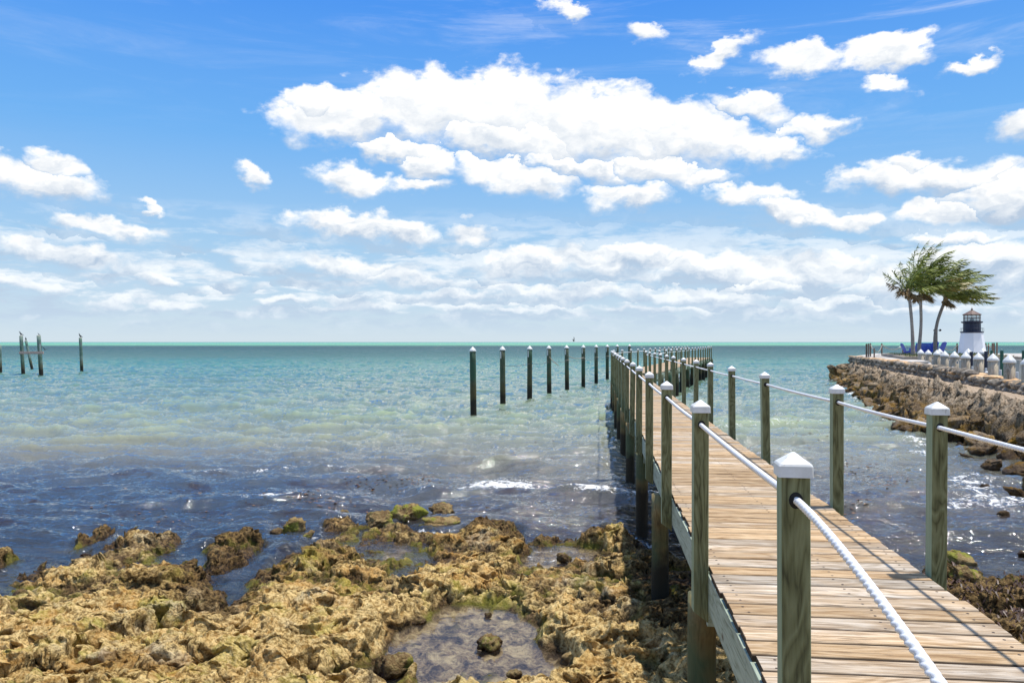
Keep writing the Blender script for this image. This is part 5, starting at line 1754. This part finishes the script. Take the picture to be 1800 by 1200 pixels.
for a, b_, sg, ds in ((2, 3, .1, 'rope from the corner post cluster down to the short post'), (3, 4, .35, 'rope rising from the short post to the lone post'), (4, 14, .42, 'sagging rope from the lone post to the chairs'),
                      (5, 6, .52, 'deeply sagging rope between the chairs and the lighthouse'), (7, 8, .28, 'sagging rope right of the lighthouse'), (8, 10, .15, 'short rope between slim posts right of the lighthouse'), (10, 11, .25, 'last sagging rope at the right of the fence')):
    catenary('fence_rope', tops[a], tops[b_], sg, 0.030, M_TANROPE, ds, 'rope', 'ropes of the terrace fence')

# ------------------------------------------------------------------ capped dock pilings behind the wall
DP = [(1618.5, 613.8, 48.0), (1631.7, 614.7, 45.2), (1646.9, 615.2, 42.3), (1660.7, 616.8, 39.8), (1677.8, 617.5, 37.1), (1697.6, 618.6, 34.2), (1720, 620, 31.7), (1745.6, 621.2, 29.3), (1774.4, 623, 27.0), (1807, 625, 24.8)]
num = ['farthest', 'second farthest', 'third', 'fourth', 'fifth', 'sixth', 'seventh', 'eighth', 'ninth and nearest full one', 'one cut by the right edge']
for i, ((px, py, Y), nm) in enumerate(zip(DP, num)):
    p = at(px, py, Y); r = 0.172 * (1 + 0.03 * math.sin(i * 5))
    root = empty('dock_piling', (p.x, Y, 0)); ext = ' with a number plate' if i == 4 else ''
    tag(root, f'thick grey capped dock piling behind the wall, {nm}{ext}', 'piling', 'thick grey dock pilings behind the stone wall')
    zc = p.z - r * 1.62
    mb = MB(); mb.tube([(0, 0, -2.0), (0, 0, 0.5), (0, 0, 1.6), (0, 0, zc + .03)], [r * 1.05, r * 1.03, r, r * .99], n=20, jit=.01)
    mb.build('shaft', M_GREY, root, smooth=True)
    cone_cap(root, zc, r * 1.03, h=r * 1.35)
    if i == 4:
        mb = MB(); mb.box((0.03, -r - .012, zc - .22), (.09, .012, .13)); pn = mb.build('number_plate', M_CAP, root)
        mb = MB(); ring = [(0.03 + math.cos(a) * .022, -r - .021, zc - .22 + math.sin(a) * .038) for a in np.linspace(0, 2 * math.pi, 17)]
        mb.tube(ring, .007, n=5); mb.build('numeral', M_HOLE, pn)
for i, (px, py, Y, ds) in enumerate([(1702, 613.5, 44, 'bluish capped piling behind the fifth and sixth grey dock pilings'), (1727.7, 612.6, 42, 'bluish capped piling behind the seventh grey dock piling'), (1651.5, 613.5, 50, 'bluish capped piling half hidden behind the third grey dock piling')]):
    p = at(px, py, Y); r = .2
    root = empty('dock_piling', (p.x, Y, 0)); tag(root, ds, 'piling', 'capped pilings of the second dock row')
    mb = MB(); mb.tube([(0, 0, -2), (0, 0, 1), (0, 0, p.z - r * 1.4)], r, n=18, jit=.01); mb.build('shaft', M_GREY, root, smooth=True)
    cone_cap(root, p.z - r * 1.45, r * 1.03, mat=M_CAP)
    if i < 2:
        q = at(px + 5.5, py + 4.5, Y - .5)
        mb = MB(); mb.tube([(0, 0, -2), (0, 0, 1), (0, 0, q.z)], .085, n=12); o = mb.build('navy_pole', M_NAVY, loc=(q.x, q.y, 0))
        tag(o, 'navy wrapped pole beside the ' + ('left' if i == 0 else 'right') + ' bluish capped piling', 'pole')
M_GREENP = simple_mat('green_pile_wrap', (0.02, 0.10, 0.065), 0.5, 0, .25, 4)
for px, py, Y, r, ds in ((1761, 616, 36, .072, 'dark green piling standing in the basin between the two nearest grey dock pilings'), (1743, 616, 42, .07, 'dark green piling peeking out above the eighth grey dock piling'), (1799.5, 616, 36, .075, 'dark green piling at the right edge of the view')):
    p = at(px, py, Y); mb = MB(); mb.tube([(0, 0, -2), (0, 0, 1), (0, 0, p.z)], r, n=14); o = mb.build('green_piling', M_GREENP, smooth=False, loc=(p.x, Y, 0)); tag(o, ds, 'piling', 'green wrapped pilings in the basin')
# floating dock behind the pilings with white bollards
dk = empty('floating_dock', (0, 0, 0)); tag(dk, 'narrow grey dock running behind the thick capped pilings', 'dock')
pa_, pb_ = at(1690, 0, 45), at(1812, 0, 27)
ang = math.atan2(pb_.x - pa_.x, pb_.y - pa_.y)
mb = MB(); Ld = (Vector((pb_.x, pb_.y, 0)) - Vector((pa_.x, pa_.y, 0))).length
mb.box((0, 0, 0), (1.3, Ld, .16)); mb.build('deck', M_GREY, dk, loc=((pa_.x + pb_.x) / 2 + .9, (pa_.y + pb_.y) / 2, 1.02), rot=(0, 0, -ang))
for i, (px, py, Y) in enumerate([(1709, 643.5, 35.6), (1733, 646.5, 32.8), (1758.5, 649.5, 30.5), (1788, 653, 28.2), (1594, 0, 0)]):
    if Y == 0: continue
    p = at(px, py, Y)
    mb = MB(); mb.tube([(0, 0, -.9), (0, 0, -.02), (0, 0, 0)], [.045, .045, .035], n=10)
    mb.tube([(0, 0, -.14), (-.12, .1, -.16), (-.26, .2, -.12)], .02, n=6)
    o = mb.build('white_bollard', M_CAP, smooth=False, loc=(p.x, Y, p.z)); tag(o, 'slim white dock post behind the wall, right of the ' + ['sixth', 'seventh', 'eighth', 'ninth'][i] + ' grey piling', 'post', 'slim white dock posts')
for i, (px, py, Y) in enumerate([(1601, 634, 43.4), (1634, 638, 39.3), (1676, 644, 35.1), (1735, 652.5, 30.5)]):
    p = at(px, py, Y)
    root = empty('dome_light', (p.x, Y, p.z - .28)); tag(root, 'white mushroom lamp on the wall, ' + ['farthest of the four', 'below the second and third grey pilings', 'below the fifth grey piling', 'nearest, left of the eighth grey piling'][i], 'lamp', 'white mushroom lamps along the wall top')
    mb = MB(); mb.tube([(0, 0, -.1), (0, 0, .24)], .018, n=8); mb.build('stem', M_GREY, root)
    mb = MB(); mb.lathe([(.088, .215), (.09, .225), (.075, .255), (.045, .278), (.008, .285)], n=16); mb.build('shade', M_CAP, root, smooth=True)

# ------------------------------------------------------------------ loose weedy rocks in the shallows and pools
wm = [rock_mesh(140 + i, 4, 5, 0.17) for i in range(5)]
for me in wm: me.materials.append(M_WEEDY)
RK = [(513, 936, 44, 'dark brown weedy rock standing in the water left of the main shelf', 1.0), (490, 938, 28, 'small dark rock on the left flank of the weedy rock', .7), (541, 943, 26, 'small dark rock on the right flank of the weedy rock', .7),
      (604, 908, 22, 'small rounded rock at the top left corner of the main shelf', .8), (668, 922, 50, 'round ochre brown rock awash behind the shelf, left of a pair', 1.0), (716, 918, 62, 'broad yellow topped rock awash, right of the round one', .8),
      (776, 902, 44, 'dark low rock farthest out behind the shelf', .7), (776, 926, 66, 'wide brown rock awash right of the yellow topped one', .65), (690, 931, 26, 'small mossy rock in front of the round ochre rock', .7),
      (470, 889, 20, 'tiny rock awash under the left foamy wave', .4), (575, 905, 9, 'tiny round rock awash beside the shelf corner', .7), (150, 977, 14, 'small yellow rock awash at the far left', .6), (235, 931, 18, 'flat small rock awash left of centre', .4),
      (860, 895, 16, 'tiny ochre rock awash behind the shelf near the foam', .5), (993, 985, 28, 'yellow topped rock standing in the upper tide pool', 1.0), (862, 1135, 42, 'pitted ochre rock standing in the large tide pool', .8),
      (738, 1092, 32, 'flat tan rock at the back of the large tide pool', .4), (858, 1083, 16, 'tiny tan rock at the back of the large tide pool', .6), (905, 1190, 30, 'tan rock at the right front of the large tide pool', .7),
      (690, 1180, 70, 'big pale pitted rock at the left front of the large tide pool', .8), (1690, 1018, 62, 'dark seaweed covered rock against the right rail post', .8), (1680, 990, 56, 'mossy brown rock behind the seaweed covered one', .6), (1800, 975, 26, 'small green topped rock awash by the right shore', .5)]
random.seed(77)
for i, (px, py, w, ds, fl) in enumerate(RK):
    zb = 0.0 if py < 1000 or px < 1000 else 0.15
    Y = F * (EYE - zb) / (py - 601.0); X = (px - 900) / F * Y; s = w / F * Y * 0.52
    o = boulder(X, Y, zb + s * fl * .28, s, i, ds, None, cat='rock', name='rock', sc=(1, .85, fl * .9), meshes=wm)
    o.rotation_euler = (random.uniform(-.25, .25), random.uniform(-.25, .25), random.uniform(0, 6))
    del_ = o.get('group')

# drifting seaweed
rr = np.random.RandomState(9)
mb = MB(); random.seed(31)
for (px, py, sx_, sy_, n) in ((1420, 775, 60, 18, 90), (1500, 825, 60, 14, 150), (1390, 745, 60, 10, 60), (1560, 855, 60, 12, 70), (1450, 760, 50, 8, 60), (1730, 770, 40, 8, 30), (700, 850, 160, 10, 160), (560, 885, 90, 8, 90), (930, 800, 100, 16, 60), (300, 900, 140, 20, 60), (1330, 800, 40, 25, 60), (1500, 905, 40, 10, 30), (380, 870, 120, 12, 40)):
    for _ in range(n):
        x = px + random.gauss(0, sx_ * .5); y = py + random.gauss(0, sy_ * .6)
        Y = F * EYE / (y - 601.0); X = (x - 900) / F * Y
        if -0.1 < X - left_x(Y) < 1.6: continue
        h = float(water_h(np.array([X]), np.array([Y]))[0][0])
        s = random.uniform(.010, .038); a = random.uniform(0, 6.28); z = h + .006
        q = []
        for t in np.linspace(0, 2 * math.pi, 7)[:-1]:
            r_ = s * random.uniform(.3, 1.0); q.append((X + math.cos(t + a) * r_ * 1.6, Y + math.sin(t + a) * r_, z + random.uniform(0, .012)))
        mb.add(q, [tuple(range(6))])
tag(mb.build('floating_seaweed', frond_mat('brown_seaweed', (0.05, 0.022, 0.01), (0.26, 0.13, 0.05))), 'scattered brown bits of seaweed drifting on the shallow water', 'seaweed', kind='stuff')
# rockweed covering the right hand shore
mb = MB()
for _ in range(5200):
    y = random.uniform(7.2, 12.2); x = random.uniform(4.2 if y < 9 else 4.6, 9.5)
    if x < right_x(y) + .12 or x > y * .72 + .6: continue
    if mnoise.noise(Vector((x * 1.1, y * 1.1, 3))) < -0.02: continue
    h, _, _ = (float(v[0]) for v in shore_height(np.array([x]), np.array([y])))
    if h < -0.04: continue
    a = random.uniform(0, 6.28); l = random.uniform(.05, .13); w = .006
    dx, dy = math.cos(a), math.sin(a); z = h + .012
    mb.add([(x - dy * w, y + dx * w, z), (x + dy * w, y - dx * w, z), (x + dx * l * .5 + dy * w * 1.6, y + dy * l * .5 - dx * w * 1.6, z + .035), (x + dx * l * .5 - dy * w * 1.6, y + dy * l * .5 + dx * w * 1.6, z + .04), (x + dx * l, y + dy * l, z - .01)], [(0, 1, 2, 3), (3, 2, 4)])
if mb.v:
    tag(mb.build('rockweed', frond_mat('wet_rockweed', (0.030, 0.014, 0.009), (0.12, 0.062, 0.035))), 'dark brown rockweed fronds carpeting the shore right of the boardwalk', 'seaweed', kind='stuff')
